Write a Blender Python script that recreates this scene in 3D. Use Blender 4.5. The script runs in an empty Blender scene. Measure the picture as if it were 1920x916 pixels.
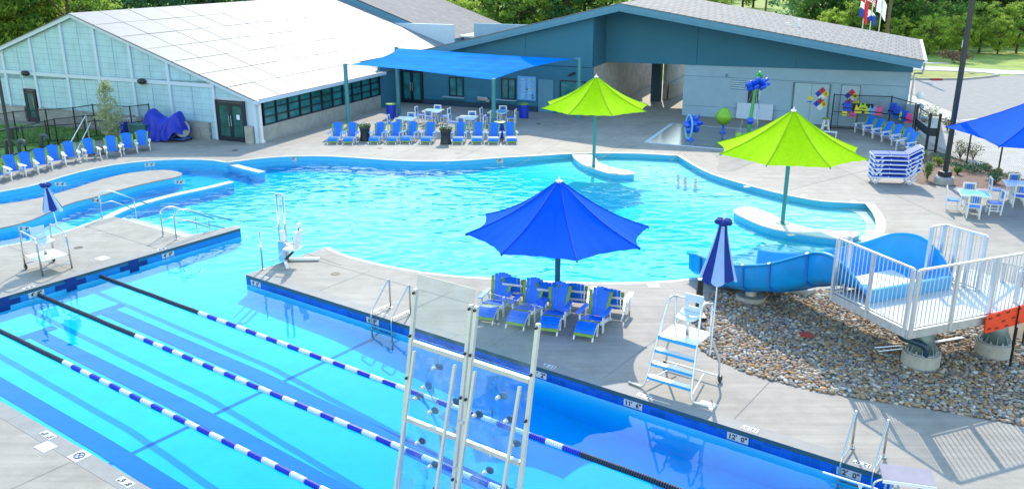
import bpy, bmesh, math, random
from mathutils import Vector, Matrix, noise
from mathutils.geometry import tessellate_polygon
R = math.radians
random.seed(7)
scn = bpy.context.scene
C = scn.collection

# ------------------------------------------------------------------ camera
CAM_H, PITCH, FPX = 9.3, R(18.2), 1638.0
cam_d = bpy.data.cameras.new('camera'); cam = bpy.data.objects.new('camera', cam_d); C.objects.link(cam)
cam.location = (0, 0, CAM_H); cam.rotation_euler = (R(90) - PITCH, 0, 0)
cam_d.sensor_width = 36.0; cam_d.lens = 36.0 * FPX / 1920.0
cam_d.clip_start = 0.1; cam_d.clip_end = 3000
scn.camera = cam
# ------------------------------------------------------------------ sky and sun
SUN_AZ, SUN_EL = R(7.0), R(39)          # azimuth to the right of +Y
w = bpy.data.worlds.new('World'); scn.world = w; w.use_nodes = True
nt = w.node_tree
bg = nt.nodes['Background']; sky = nt.nodes.new('ShaderNodeTexSky')
sky.sky_type = 'NISHITA'; sky.sun_disc = False
sky.sun_elevation = SUN_EL; sky.sun_rotation = SUN_AZ
sky.altitude = 200; sky.air_density = 2.2; sky.dust_density = 0.4; sky.ozone_density = 5.0
nt.links.new(sky.outputs[0], bg.inputs[0]); bg.inputs[1].default_value = 0.15
sun_d = bpy.data.lights.new('sun', 'SUN'); sun_d.energy = 2.0; sun_d.angle = R(0.55); sun_d.color = (1.0, 0.87, 0.70)
sun = bpy.data.objects.new('sun', sun_d); C.objects.link(sun)
sdir = Vector((math.sin(SUN_AZ) * math.cos(SUN_EL), math.cos(SUN_AZ) * math.cos(SUN_EL), math.sin(SUN_EL)))
sun.rotation_euler = sdir.to_track_quat('Z', 'Y').to_euler(); sun.location = (20, 60, 60)
scn.view_settings.view_transform = 'Standard'; scn.view_settings.look = 'None'
scn.view_settings.exposure = 1.5; scn.view_settings.gamma = 1.0; scn.view_settings.use_curve_mapping = False
cy = scn.cycles
cy.max_bounces = 8; cy.diffuse_bounces = 5; cy.glossy_bounces = 3; cy.transmission_bounces = 4
cy.transparent_max_bounces = 24; cy.caustics_reflective = False; cy.caustics_refractive = False
cy.sample_clamp_indirect = 6.0; cy.use_denoising = True

# ------------------------------------------------------------------ helpers
def G(px, py, z=0.0):
    """image pixel carried along its camera ray to the level z of the place"""
    x = (px - 960) / FPX; y = -(py - 458) / FPX; c, s = math.cos(PITCH), math.sin(PITCH)
    d = Vector((x, c + y * s, -s + y * c)); t = (z - CAM_H) / d.z
    return Vector((d.x * t, d.y * t, z))
UA = R(-35.8); UX, UY = math.cos(UA), math.sin(UA)
def UV(u, v, z=0.0): return Vector((u * UX - v * UY, u * UY + v * UX, z))
BA = R(-23.0); EX, EY = math.cos(BA), math.sin(BA)
def ED(o, s, dd, z=0.0): return Vector((o[0] + s * EX - dd * EY, o[1] + s * EY + dd * EX, z))
def rot2(x, y, a): return (x * math.cos(a) - y * math.sin(a), x * math.sin(a) + y * math.cos(a))

class MB:
    def __init__(s): s.v = []; s.f = []; s.mi = []; s.cur = 0
    def add(s, vs, fs):
        b = len(s.v); s.v += [tuple(p) for p in vs]; s.f += [tuple(i + b for i in f) for f in fs]; s.mi += [s.cur] * len(fs); return s
    def box(s, c, d, rz=0, M=None):
        x, y, z = d[0] / 2, d[1] / 2, d[2] / 2
        vs = [Vector((i * x, j * y, k * z)) for k in (-1, 1) for j in (-1, 1) for i in (-1, 1)]
        if M is None: M = Matrix.Rotation(rz, 3, 'Z')
        c = Vector(c); vs = [M @ q + c for q in vs]
        return s.add(vs, [(0, 2, 3, 1), (4, 5, 7, 6), (0, 1, 5, 4), (2, 6, 7, 3), (0, 4, 6, 2), (1, 3, 7, 5)])
    def bar(s, p, q, w, h=None, up=(0, 0, 1)):
        h = w if h is None else h
        p, q = Vector(p), Vector(q); d = q - p; L = d.length
        if L < 1e-6: return s
        y = d / L; upv = Vector(up)
        if abs(y.dot(upv)) > .98: upv = Vector((1, 0, 0))
        x = y.cross(upv).normalized(); z = x.cross(y)
        M = Matrix((x, y, z)).transposed()
        return s.box((p + q) / 2, (w, L, h), M=M)
    def tube(s, pts, r, n=8, closed=False):
        pts = [Vector(p) for p in pts]; m = len(pts); rings = []
        nrm = None
        for i, p in enumerate(pts):
            if closed: t = pts[(i + 1) % m] - pts[i - 1]
            else: t = pts[min(i + 1, m - 1)] - pts[max(i - 1, 0)]
            t.normalize()
            if nrm is None: nrm = t.orthogonal().normalized()
            else:
                nrm = nrm - t * nrm.dot(t)
                nrm = nrm.normalized() if nrm.length > 1e-6 else t.orthogonal().normalized()
            b = t.cross(nrm); rr = r[i] if isinstance(r, (list, tuple)) else r
            rings.append([p + (nrm * math.cos(2 * math.pi * k / n) + b * math.sin(2 * math.pi * k / n)) * rr for k in range(n)])
        vs = [q for g in rings for q in g]; fs = []
        for i in range(m if closed else m - 1):
            a, b2 = i * n, ((i + 1) % m) * n
            for k in range(n): fs.append((a + k, a + (k + 1) % n, b2 + (k + 1) % n, b2 + k))
        if not closed: fs += [tuple(range(n - 1, -1, -1)), tuple((m - 1) * n + k for k in range(n))]
        return s.add(vs, fs)
    def prism(s, poly, z0, z1, bottom=True):
        n = len(poly); P2 = [(p[0], p[1]) for p in poly]
        ar = sum(P2[i][0] * P2[(i + 1) % n][1] - P2[(i + 1) % n][0] * P2[i][1] for i in range(n))
        if ar < 0: P2 = P2[::-1]
        vs = [(x, y, z0) for x, y in P2] + [(x, y, z1) for x, y in P2]
        fs = [(i, (i + 1) % n, n + (i + 1) % n, n + i) for i in range(n)]
        tri = tessellate_polygon([[Vector((x, y, 0)) for x, y in P2]])
        for t in tri:
            a, b, c = [P2[i] for i in t]
            cr = (b[0] - a[0]) * (c[1] - a[1]) - (b[1] - a[1]) * (c[0] - a[0])
            t = t if cr > 0 else (t[0], t[2], t[1])
            fs.append(tuple(i + n for i in t))
            if bottom: fs.append((t[0], t[2], t[1]))
        return s.add(vs, fs)
    def sheet(s, polys, z):
        """polygon with holes at height z"""
        loops = [[Vector((p[0], p[1], 0)) for p in pl] for pl in polys]; flat = [q for l in loops for q in l]
        fs = []
        for t in tessellate_polygon(loops):
            a, b, c = [flat[i] for i in t]
            cr = (b - a).cross(c - a).z
            fs.append(t if cr > 0 else (t[0], t[2], t[1]))
        return s.add([(q.x, q.y, z) for q in flat], fs)
    def lathe(s, prof, n=16, c=(0, 0, 0), sq=None):
        vs = []; m = len(prof)
        for r, z in prof:
            for k in range(n):
                a = 2 * math.pi * k / n; vs.append((c[0] + r * math.cos(a), c[1] + r * math.sin(a), c[2] + z))
        fs = [(i * n + k, i * n + (k + 1) % n, (i + 1) * n + (k + 1) % n, (i + 1) * n + k) for i in range(m - 1) for k in range(n)]
        fs += [tuple(range(n - 1, -1, -1)), tuple((m - 1) * n + k for k in range(n))]
        return s.add(vs, fs)
    def sphere(s, c, r, n=10, sc=(1, 1, 1)):
        m = n // 2; prof = [(max(1e-4, math.sin(math.pi * i / m)) * r, -math.cos(math.pi * i / m) * r) for i in range(m + 1)]
        b = len(s.v); s.lathe(prof, n)
        for i in range(b, len(s.v)):
            x, y, z = s.v[i]; s.v[i] = (x * sc[0] + c[0], y * sc[1] + c[1], z * sc[2] + c[2])
        return s
    def quad(s, *p): return s.add(p, [tuple(range(len(p)))])
    def grid(s, fn, nu, nv):
        vs = [fn(i / nu, j / nv) for j in range(nv + 1) for i in range(nu + 1)]
        return s.add(vs, [(j * (nu + 1) + i, j * (nu + 1) + i + 1, (j + 1) * (nu + 1) + i + 1, (j + 1) * (nu + 1) + i) for j in range(nv) for i in range(nu)])
    def mesh(s, name, mats, smooth=False):
        me = bpy.data.meshes.new(name); me.from_pydata(s.v, [], s.f)
        for m in (mats if isinstance(mats, (list, tuple)) else [mats]): me.materials.append(m)
        if any(s.mi): me.polygons.foreach_set('material_index', s.mi)
        if smooth: me.polygons.foreach_set('use_smooth', [True] * len(me.polygons))
        me.update(); return me
    def build(s, name, mats, parent=None, smooth=False, loc=None, bevel=0):
        me = s.mesh(name, mats, smooth)
        return place(me, name, parent, loc, bevel=bevel)
def place(me, name, parent=None, loc=None, rz=0, rot=None, bevel=0, scale=None):
    o = bpy.data.objects.new(name, me); C.objects.link(o); o.parent = parent
    if loc is not None: o.location = loc
    if rot is not None: o.rotation_euler = rot
    elif rz: o.rotation_euler = (0, 0, rz)
    if scale is not None: o.scale = scale
    if bevel:
        b = o.modifiers.new('bevel', 'BEVEL'); b.width = bevel; b.segments = 2; b.limit_method = 'ANGLE'; b.angle_limit = R(40)
    return o
def tag(o, label, cat, group=None):
    o['label'] = label; o['category'] = cat
    if group: o['group'] = group
    return o
def thing(name, label, cat, loc=(0, 0, 0), rz=0, group=None):
    o = bpy.data.objects.new(name, None); C.objects.link(o); o.location = loc; o.rotation_euler = (0, 0, rz); o.empty_display_size = .2
    return tag(o, label, cat, group)
def struct(o, kind='structure', label=None):
    o['kind'] = kind
    if label: o['label'] = label
    return o
def dup(root, loc, rz, label=None, sc=None):
    """a copy of a thing with copies of its parts and their sub-parts"""
    def cp(o, par):
        c = o.copy(); C.objects.link(c); c.parent = par
        for ch in KIDS.get(o.name, ()): cp(ch, c)
        return c
    if root.name not in DONE: index_kids(root)
    c = cp(root, None); c.location = loc; c.rotation_euler = (0, 0, rz)
    if sc is not None: c.scale = sc if isinstance(sc, tuple) else (sc, sc, sc)
    if label: c['label'] = label
    return c
KIDS = {}; DONE = set()
def index_kids(root):
    ch = [o for o in root.children]; KIDS[root.name] = ch; DONE.add(root.name)
    for o in ch: index_kids(o)

# ------------------------------------------------------------------ materials
MATS = {}
def mat(name, col, rough=.6, metal=0, var=.12, scale=3., bump=.0, bscale=40., spec=.5, coat=0, stretch=None, trans=0, kind='Object', var2=None):
    if name in MATS: return MATS[name]
    m = bpy.data.materials.new(name); MATS[name] = m; m.use_nodes = True
    n = m.node_tree.nodes; l = m.node_tree.links; b = n['Principled BSDF']
    b.inputs['Roughness'].default_value = rough; b.inputs['Metallic'].default_value = metal
    b.inputs['Specular IOR Level'].default_value = spec; b.inputs['Coat Weight'].default_value = coat
    tc = n.new('ShaderNodeTexCoord'); src = tc.outputs[kind]
    if stretch:
        mp = n.new('ShaderNodeMapping'); mp.inputs['Scale'].default_value = stretch[:3]
        if len(stretch) > 3: mp.inputs['Rotation'].default_value = (0, 0, stretch[3])
        l.new(src, mp.inputs[0]); src = mp.outputs[0]
    nz = n.new('ShaderNodeTexNoise'); nz.inputs['Scale'].default_value = scale; nz.inputs['Detail'].default_value = 6; nz.inputs['Roughness'].default_value = .62
    l.new(src, nz.inputs['Vector'])
    cr = n.new('ShaderNodeValToRGB'); e = cr.color_ramp.elements
    e[0].position = .28; e[1].position = .72
    e[0].color = tuple(c * (1 - var) for c in col) + (1,); e[1].color = tuple(min(1, c * (1 + var)) for c in (var2 or col)) + (1,)
    l.new(nz.outputs[0], cr.inputs[0]); l.new(cr.outputs[0], b.inputs['Base Color'])
    if bump:
        nb = n.new('ShaderNodeTexNoise'); nb.inputs['Scale'].default_value = bscale; nb.inputs['Detail'].default_value = 4; l.new(src, nb.inputs['Vector'])
        bp = n.new('ShaderNodeBump'); bp.inputs['Strength'].default_value = bump; bp.inputs['Distance'].default_value = .02
        l.new(nb.outputs[0], bp.inputs['Height']); l.new(bp.outputs[0], b.inputs['Normal'])
    if trans:
        tr = n.new('ShaderNodeBsdfTranslucent'); l.new(cr.outputs[0], tr.inputs[0])
        mx = n.new('ShaderNodeMixShader'); mx.inputs[0].default_value = trans
        l.new(b.outputs[0], mx.inputs[1]); l.new(tr.outputs[0], mx.inputs[2]); l.new(mx.outputs[0], n['Material Output'].inputs[0])
    return m
def grid_mat(name, col, line, bw, bh, mortar, rough=.5, axis='XZ', offset=0., var=.05, bump=.2, kind='Object', rz=0, trans=0):
    """base colour with fine rectangular joints (used where the pieces are too small to pick apart)"""
    if name in MATS: return MATS[name]
    m = bpy.data.materials.new(name); MATS[name] = m; m.use_nodes = True
    n = m.node_tree.nodes; l = m.node_tree.links; b = n['Principled BSDF']; b.inputs['Roughness'].default_value = rough
    tc = n.new('ShaderNodeTexCoord'); sp = n.new('ShaderNodeSeparateXYZ'); cb = n.new('ShaderNodeCombineXYZ')
    src = tc.outputs[kind]
    if rz:
        mp = n.new('ShaderNodeMapping'); mp.inputs['Rotation'].default_value = (0, 0, rz); l.new(src, mp.inputs[0]); src = mp.outputs[0]
    l.new(src, sp.inputs[0]); l.new(sp.outputs[axis[0]], cb.inputs[0]); l.new(sp.outputs[axis[1]], cb.inputs[1])
    br = n.new('ShaderNodeTexBrick'); br.offset = offset; br.inputs['Scale'].default_value = 1
    br.inputs['Brick Width'].default_value = bw; br.inputs['Row Height'].default_value = bh; br.inputs['Mortar Size'].default_value = mortar
    br.inputs['Color1'].default_value = tuple(c * (1 - var) for c in col) + (1,); br.inputs['Color2'].default_value = tuple(min(1, c * (1 + var)) for c in col) + (1,)
    br.inputs['Mortar'].default_value = tuple(line) + (1,); br.inputs['Mortar Smooth'].default_value = .3
    l.new(cb.outputs[0], br.inputs['Vector'])
    nz = n.new('ShaderNodeTexNoise'); nz.inputs['Scale'].default_value = 1.3; nz.inputs['Detail'].default_value = 6; l.new(src, nz.inputs['Vector'])
    mx = n.new('ShaderNodeMixRGB'); mx.blend_type = 'MULTIPLY'; mx.inputs[0].default_value = .35
    l.new(br.outputs[0], mx.inputs[1]); l.new(nz.outputs[0], mx.inputs[2])
    gm = n.new('ShaderNodeMixRGB'); gm.blend_type = 'MULTIPLY'; gm.inputs[0].default_value = 1; gm.inputs[2].default_value = (1.2, 1.2, 1.2, 1)
    l.new(mx.outputs[0], gm.inputs[1]); l.new(gm.outputs[0], b.inputs['Base Color'])
    if bump:
        bp = n.new('ShaderNodeBump'); bp.invert = True; bp.inputs['Strength'].default_value = bump; bp.inputs['Distance'].default_value = .01
        l.new(br.outputs['Fac'], bp.inputs['Height']); l.new(bp.outputs[0], b.inputs['Normal'])
    if trans:
        tr = n.new('ShaderNodeBsdfTranslucent'); l.new(gm.outputs[0], tr.inputs[0])
        ms = n.new('ShaderNodeMixShader'); ms.inputs[0].default_value = trans
        l.new(b.outputs[0], ms.inputs[1]); l.new(tr.outputs[0], ms.inputs[2]); l.new(ms.outputs[0], n['Material Output'].inputs[0])
    return m
def schlick(n, l, nrm=None, f0=.02):
    """mirror share of a clear surface, the same from both of its sides"""
    g = n.new('ShaderNodeNewGeometry'); d = n.new('ShaderNodeVectorMath'); d.operation = 'DOT_PRODUCT'
    l.new(g.outputs['Incoming'], d.inputs[0]); l.new(nrm if nrm is not None else g.outputs['Normal'], d.inputs[1])
    def M(op, a, b=None, c=None):
        m = n.new('ShaderNodeMath'); m.operation = op; m.use_clamp = op == 'SUBTRACT'
        for i, v in enumerate((a, b, c)):
            if v is None: continue
            if isinstance(v, (int, float)): m.inputs[i].default_value = v
            else: l.new(v, m.inputs[i])
        return m.outputs[0]
    x = M('SUBTRACT', 1.0, M('ABSOLUTE', d.outputs['Value'])); return M('MULTIPLY_ADD', M('POWER', x, 5.0), 1 - f0, f0)
def glass_mat(name, tint=(.9, .95, 1), refl=.5, haze=0., hcol=(.7, .8, .9)):
    if name in MATS: return MATS[name]
    m = bpy.data.materials.new(name); MATS[name] = m; m.use_nodes = True
    n = m.node_tree.nodes; l = m.node_tree.links; out = n['Material Output']; n.remove(n['Principled BSDF'])
    t = n.new('ShaderNodeBsdfTransparent'); t.inputs[0].default_value = tint + (1,)
    g = n.new('ShaderNodeBsdfGlossy'); g.inputs['Roughness'].default_value = .03
    a = n.new('ShaderNodeMixShader'); l.new(schlick(n, l, None, .04), a.inputs[0])
    base = t
    if haze:
        df = n.new('ShaderNodeBsdfDiffuse'); df.inputs[0].default_value = hcol + (1,)
        nz = n.new('ShaderNodeTexNoise'); nz.inputs['Scale'].default_value = 2.2; nz.inputs['Detail'].default_value = 7; nz.inputs['Roughness'].default_value = .7
        tc = n.new('ShaderNodeTexCoord'); l.new(tc.outputs['Object'], nz.inputs[0])
        mr = n.new('ShaderNodeMapRange'); mr.inputs[1].default_value = .42; mr.inputs[2].default_value = .75; mr.inputs[4].default_value = haze
        l.new(nz.outputs[0], mr.inputs[0])
        hm = n.new('ShaderNodeMixShader'); l.new(mr.outputs[0], hm.inputs[0]); l.new(t.outputs[0], hm.inputs[1]); l.new(df.outputs[0], hm.inputs[2]); base = hm
    l.new(base.outputs[0], a.inputs[1]); l.new(g.outputs[0], a.inputs[2]); l.new(a.outputs[0], out.inputs[0])
    return m
def chain_mat():
    m = bpy.data.materials.new('chain_link'); MATS['chain'] = m; m.use_nodes = True
    n = m.node_tree.nodes; l = m.node_tree.links; b = n['Principled BSDF']; b.inputs['Base Color'].default_value = (.012, .014, .016, 1); b.inputs['Roughness'].default_value = .5
    tc = n.new('ShaderNodeTexCoord'); sp = n.new('ShaderNodeSeparateXYZ'); l.new(tc.outputs['Object'], sp.inputs[0])
    def wire(sg):
        a = n.new('ShaderNodeMath'); a.operation = 'ADD' if sg > 0 else 'SUBTRACT'; l.new(sp.outputs[0], a.inputs[0]); l.new(sp.outputs[2], a.inputs[1])
        d = n.new('ShaderNodeMath'); d.operation = 'DIVIDE'; d.inputs[1].default_value = .085; l.new(a.outputs[0], d.inputs[0])
        f = n.new('ShaderNodeMath'); f.operation = 'FRACT'; l.new(d.outputs[0], f.inputs[0])
        c = n.new('ShaderNodeMath'); c.operation = 'LESS_THAN'; c.inputs[1].default_value = .11; l.new(f.outputs[0], c.inputs[0]); return c
    a, c = wire(1), wire(-1); mx = n.new('ShaderNodeMath'); mx.operation = 'MAXIMUM'; l.new(a.outputs[0], mx.inputs[0]); l.new(c.outputs[0], mx.inputs[1])
    t = n.new('ShaderNodeBsdfTransparent'); ms = n.new('ShaderNodeMixShader'); l.new(mx.outputs[0], ms.inputs[0]); l.new(t.outputs[0], ms.inputs[1]); l.new(b.outputs[0], ms.inputs[2])
    l.new(ms.outputs[0], n['Material Output'].inputs[0]); return m
WHITE = mat('white_poly', (.80, .81, .80), .35, var=.05)
BLUE = mat('blue_poly', (.002, .165, .76), .35, var=.12, scale=6)
DKBLUE = BLUE
GREEN = mat('lime_poly', (.17, .33, .04), .4, var=.1)
STEEL = mat('stainless', (.62, .62, .60), .22, 1, var=.08)
ALU = mat('aluminium', (.66, .68, .70), .38, .75, var=.08, scale=8)
GALV = mat('galvanised', (.52, .55, .57), .45, .6, var=.18, scale=9)
BLACK = mat('black_paint', (.012, .014, .017), .4, var=.2)
DARKPOLE = mat('dark_bronze', (.02, .028, .034), .45, var=.2)
TEALPOST = mat('teal_post', (.05, .24, .28), .38, var=.08)
FABBLUE = mat('blue_fabric', (.001, .105, .82), .85, spec=.08, var=.13, scale=14, stretch=(1, 6, 1), trans=.30, bump=.15, bscale=90)
SAILBLUE = mat('sail_fabric', (.001, .24, .88), .85, spec=.06, var=.30, scale=1.2, stretch=(.3, 5, 1, BA), trans=.25, bump=.25, bscale=3)
FABGREEN = mat('lime_fabric', (.45, .72, .004), .85, spec=.08, var=.08, scale=8, trans=.4, bump=.12, bscale=60)
NAVY = mat('navy_fabric', (.006, .03, .26), .75, var=.12, trans=.2)
SKYFAB = mat('pale_fabric', (.38, .55, .85), .75, var=.08, trans=.25)
SLIDEBLUE = mat('slide_gelcoat', (.003, .30, .78), .32, var=.10, coat=.2, spec=.3)
CHAIN = chain_mat()
CONC = mat('old_concrete', (.42, .41, .38), .8, var=.18, scale=5, bump=.2)
WOODW = WHITE

# ================================================================== SETTING
# ---- pool outline
def pts(l, z=0): return [G(x, y, z) for x, y in l]
def smooth_poly(p, it=1):
    for _ in range(it):
        q = []
        for a, b in zip(p[:-1], p[1:]): q += [a * .75 + b * .25, a * .25 + b * .75]
        p = [p[0]] + q[1:-1] + [p[-1]]
    return p
LAP_U0, LAP_U1, LAP_V0, LAP_V1 = -25.6, -2.45, 7.38, 15.72
WATER_Z = -.25
near_lagoon = smooth_poly(pts([(612, 463), (627, 472), (669, 486), (735, 501), (800, 512), (866, 519), (920, 522), (1020, 528), (1127, 531), (1200, 530), (1261, 527), (1300, 522), (1400, 512), (1500, 497), (1560, 485), (1600, 473)]))
right_lagoon = smooth_poly(pts([(1600, 473), (1621, 461), (1645, 442), (1653, 423), (1648, 403), (1630, 381)]), 2)
top_right = smooth_poly(pts([(1630, 381), (1569, 378), (1536, 376), (1471, 364), (1405, 347), (1340, 328), (1312, 315), (1272, 291)]))
top_mid = smooth_poly(pts([(1272, 291), (1181, 286), (1075, 287), (1013, 291), (936, 295), (860, 301), (800, 302), (735, 300), (669, 295), (604, 291.5), (538, 292.5), (489, 296), (425, 304)]))
river = smooth_poly(pts([(425, 304), (393, 299), (327, 298), (262, 302), (196, 311), (131, 326), (65, 347), (0, 359), (-90, 374), (-260, 392)]))
penin_top = smooth_poly(pts([(-260, 520), (0, 462), (33, 457), (65, 450), (131, 432), (164, 419), (190, 411), (212, 405)]))
VOID = [UV(LAP_U0, LAP_V0), UV(LAP_U1, LAP_V0), UV(LAP_U1, LAP_V1), UV(-21.46, LAP_V1), UV(-21.46, 18.95)] + near_lagoon[1:] + right_lagoon[1:] + top_right[1:] + top_mid[1:] + river[1:] + penin_top + [G(345, 443.5), G(447, 422), UV(LAP_U0, 18.72)]
def offset_poly(p, d):
    n = len(p); out = []
    ar = sum(p[i].x * p[(i + 1) % n].y - p[(i + 1) % n].x * p[i].y for i in range(n)); sg = 1 if ar > 0 else -1
    for i in range(n):
        a, b, c = p[i - 1], p[i], p[(i + 1) % n]
        t1 = (b - a).normalized(); t2 = (c - b).normalized()
        n1 = Vector((t1.y, -t1.x, 0)) * sg; n2 = Vector((t2.y, -t2.x, 0)) * sg
        m = n1 + n2; m = m / max(.35, m.dot(n1)) if m.length > 1e-4 else n1
        out.append(b + m * d)
    return out

# ---- deck material: broom-finished concrete
def deck_material():
    m = bpy.data.materials.new('broomed_concrete'); m.use_nodes = True
    n = m.node_tree.nodes; l = m.node_tree.links; b = n['Principled BSDF']; b.inputs['Roughness'].default_value = .75
    tc = n.new('ShaderNodeTexCoord')
    def nz(scale, det=5, st=None, rz=0):
        mp = n.new('ShaderNodeMapping'); mp.inputs['Rotation'].default_value = (0, 0, rz); mp.inputs['Scale'].default_value = st or (1, 1, 1)
        q = n.new('ShaderNodeTexNoise'); q.inputs['Scale'].default_value = scale; q.inputs['Detail'].default_value = det; q.inputs['Roughness'].default_value = .6
        l.new(tc.outputs['Object'], mp.inputs[0]); l.new(mp.outputs[0], q.inputs[0]); return q
    a = nz(.35, 8); s = nz(1.6, 6, (.12, 3.2, 1), R(20)); g = nz(26, 3); p = nz(.12, 4)
    r1 = n.new('ShaderNodeValToRGB'); e = r1.color_ramp.elements; e[0].position = .25; e[1].position = .75; e[0].color = (.250, .229, .198, 1); e[1].color = (.325, .300, .262, 1); l.new(a.outputs[0], r1.inputs[0])
    r2 = n.new('ShaderNodeValToRGB'); e = r2.color_ramp.elements; e[0].position = .3; e[1].position = .7; e[0].color = (.86, .86, .87, 1); e[1].color = (1.1, 1.1, 1.09, 1); l.new(s.outputs[0], r2.inputs[0])
    r3 = n.new('ShaderNodeValToRGB'); e = r3.color_ramp.elements; e[0].position = .3; e[1].position = .7; e[0].color = (.92, .92, .92, 1); e[1].color = (1.06, 1.06, 1.06, 1); l.new(g.outputs[0], r3.inputs[0])
    m1 = n.new('ShaderNodeMixRGB'); m1.blend_type = 'MULTIPLY'; m1.inputs[0].default_value = 1; l.new(r1.outputs[0], m1.inputs[1]); l.new(r2.outputs[0], m1.inputs[2])
    m2 = n.new('ShaderNodeMixRGB'); m2.blend_type = 'MULTIPLY'; m2.inputs[0].default_value = 1; l.new(m1.outputs[0], m2.inputs[1]); l.new(r3.outputs[0], m2.inputs[2])
    st1 = nz(.55, 9); st2 = nz(2.3, 6)
    mm = n.new('ShaderNodeMath'); mm.operation = 'MULTIPLY'; l.new(st1.outputs[0], mm.inputs[0]); l.new(st2.outputs[0], mm.inputs[1])
    r4 = n.new('ShaderNodeValToRGB'); e = r4.color_ramp.elements; e[0].position = .20; e[1].position = .34; e[0].color = (1.05, 1.05, 1.05, 1); e[1].color = (.89, .885, .88, 1); l.new(mm.outputs[0], r4.inputs[0])
    r5 = n.new('ShaderNodeValToRGB'); e = r5.color_ramp.elements; e[0].position = .35; e[1].position = .65; e[0].color = (.95, .95, .955, 1); e[1].color = (1.06, 1.055, 1.04, 1); l.new(p.outputs[0], r5.inputs[0])
    for rr5 in (r4, r5):
        m3 = n.new('ShaderNodeMixRGB'); m3.blend_type = 'MULTIPLY'; m3.inputs[0].default_value = 1; l.new(m2.outputs[0], m3.inputs[1]); l.new(rr5.outputs[0], m3.inputs[2]); m2 = m3
    l.new(m2.outputs[0], b.inputs['Base Color'])
    bp = n.new('ShaderNodeBump'); bp.inputs['Strength'].default_value = .15; bp.inputs['Distance'].default_value = .01; l.new(s.outputs[0], bp.inputs['Height']); l.new(bp.outputs[0], b.inputs['Normal'])
    return m
DECK = deck_material()
DX0, DX1, DY0, DY1 = -46, 46, 1.0, 70.0
deck = struct(MB().sheet([[(DX0, DY0), (DX1, DY0), (DX1, DY1), (DX0, DY1)], VOID], 0).build('pool_deck', DECK))
deck['label'] = 'pale broomed concrete deck around the pool'
GRASS = mat('lawn_grass', (.16, .26, .035), .9, var=.35, scale=.35, bump=.6, bscale=30, var2=(.24, .30, .05))
# terrain ring round the deck
gm = MB(); B = 1500
gm.sheet([[(-B, -60), (B, -60), (B, B), (-B, B)], [(DX0, DY0), (DX1, DY0), (DX1, DY1), (DX0, DY1)]], -.02)
struct(gm.build('ground', GRASS), label='grass field reaching the far trees')

# ---- pool shell
PLASTER = mat('pool_plaster', (.56, .66, .76), .7, var=.08, scale=1.2)
TILEBLUE = grid_mat('lap_tile', (.005, .085, .46), (.01, .14, .46), .16, .16, .006, .25, axis='XZ', var=.25)
TILESKY = mat('lagoon_tile', (.07, .47, .70), .3, var=.08, scale=9)
TILETEAL = mat('coping_tile', (.03, .085, .11), .35, var=.2, scale=14)
COPW = mat('white_coping', (.50, .57, .61), .6, var=.06)
basin = struct(MB().sheet([[UV(-80, -20), UV(30, -20), UV(30, 70), UV(-80, 70)]], -3.2).build('pool_basin', PLASTER))
def wall_strip(chain, z0, z1, name, m, par=basin, out=0):
    b = MB(); c = chain
    for p, q in zip(c[:-1], c[1:]): b.quad((q.x, q.y, z0), (p.x, p.y, z0), (p.x, p.y, z1), (q.x, q.y, z1))
    return b.build(name, m, par)
lapchain = [UV(LAP_U0, 18.72), UV(LAP_U0, LAP_V0), UV(LAP_U1, LAP_V0), UV(LAP_U1, LAP_V1), UV(-21.46, LAP_V1), UV(-21.46, 18.95)]
lagchain = VOID[4:] + [VOID[0]]
lagchain = VOID[4:]
wall_strip(lapchain, -.10, .0, 'coping_face', TILETEAL); wall_strip(lapchain[1:], -.31, -.10, 'tile_band', TILEBLUE); wall_strip(lapchain[:2], -.31, -.10, 'end_tile_band', mat('end_tile', (.01, .20, .52), .35, var=.12, scale=9)); wall_strip(lapchain, -3.1, -.31, 'pool_wall', PLASTER)
wall_strip(lagchain, -.05, 0, 'coping_face', COPW); wall_strip(lagchain, -.30, -.05, 'tile_band', TILESKY); wall_strip(lagchain, -3.1, -.30, 'pool_wall', PLASTER)
# lap floor with its slope
def lapz(u):
    t = (u - LAP_U0)
    if u < -16.8: return -.58 - .12 * t / 8.8
    return -.70 - .38 * min(1, (u + 16.8) / 7.5)
us = [LAP_U0 - .1, -21.2, -16.8, -14.9, -13, -11.2, -9.3, -6, LAP_U1 + .1]
b = MB()
for a, c in zip(us[:-1], us[1:]): b.quad(UV(a, LAP_V0 - .1, lapz(a)), UV(c, LAP_V0 - .1, lapz(c)), UV(c, LAP_V1 + .08, lapz(c)), UV(a, LAP_V1 + .08, lapz(a)))
b.build('lap_floor', PLASTER, basin)
STRIPE = mat('floor_stripe', (.02, .16, .38), .6, var=.08)
for vc in (12.35, 10.3, 8.25):
    b = MB(); prev = None
    uu = [-23.6] + [x for x in us if x > -23.6 and x < -5] + [-4.5]
    for a, c in zip(uu[:-1], uu[1:]): b.quad(UV(a, vc - .23, lapz(a) + .012), UV(c, vc - .23, lapz(c) + .012), UV(c, vc + .23, lapz(c) + .012), UV(a, vc + .23, lapz(a) + .012))
    b.quad(UV(-23.85, vc - .55, lapz(-23.8) + .015), UV(-23.55, vc - .55, lapz(-23.55) + .015), UV(-23.55, vc + .55, lapz(-23.55) + .015), UV(-23.85, vc + .55, lapz(-23.85) + .015))
    b.build('lane_stripe', STRIPE, basin)
MB().quad(UV(-16.14, LAP_V0, lapz(-16.14) + .006), UV(-16.03, LAP_V0, lapz(-16.03) + .006), UV(-16.03, LAP_V1, lapz(-16.03) + .006), UV(-16.14, LAP_V1, lapz(-16.14) + .006)).build('break_line', STRIPE, basin)
TARGET = mat('target_tile', (.004, .02, .16), .35, var=.2)
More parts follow.
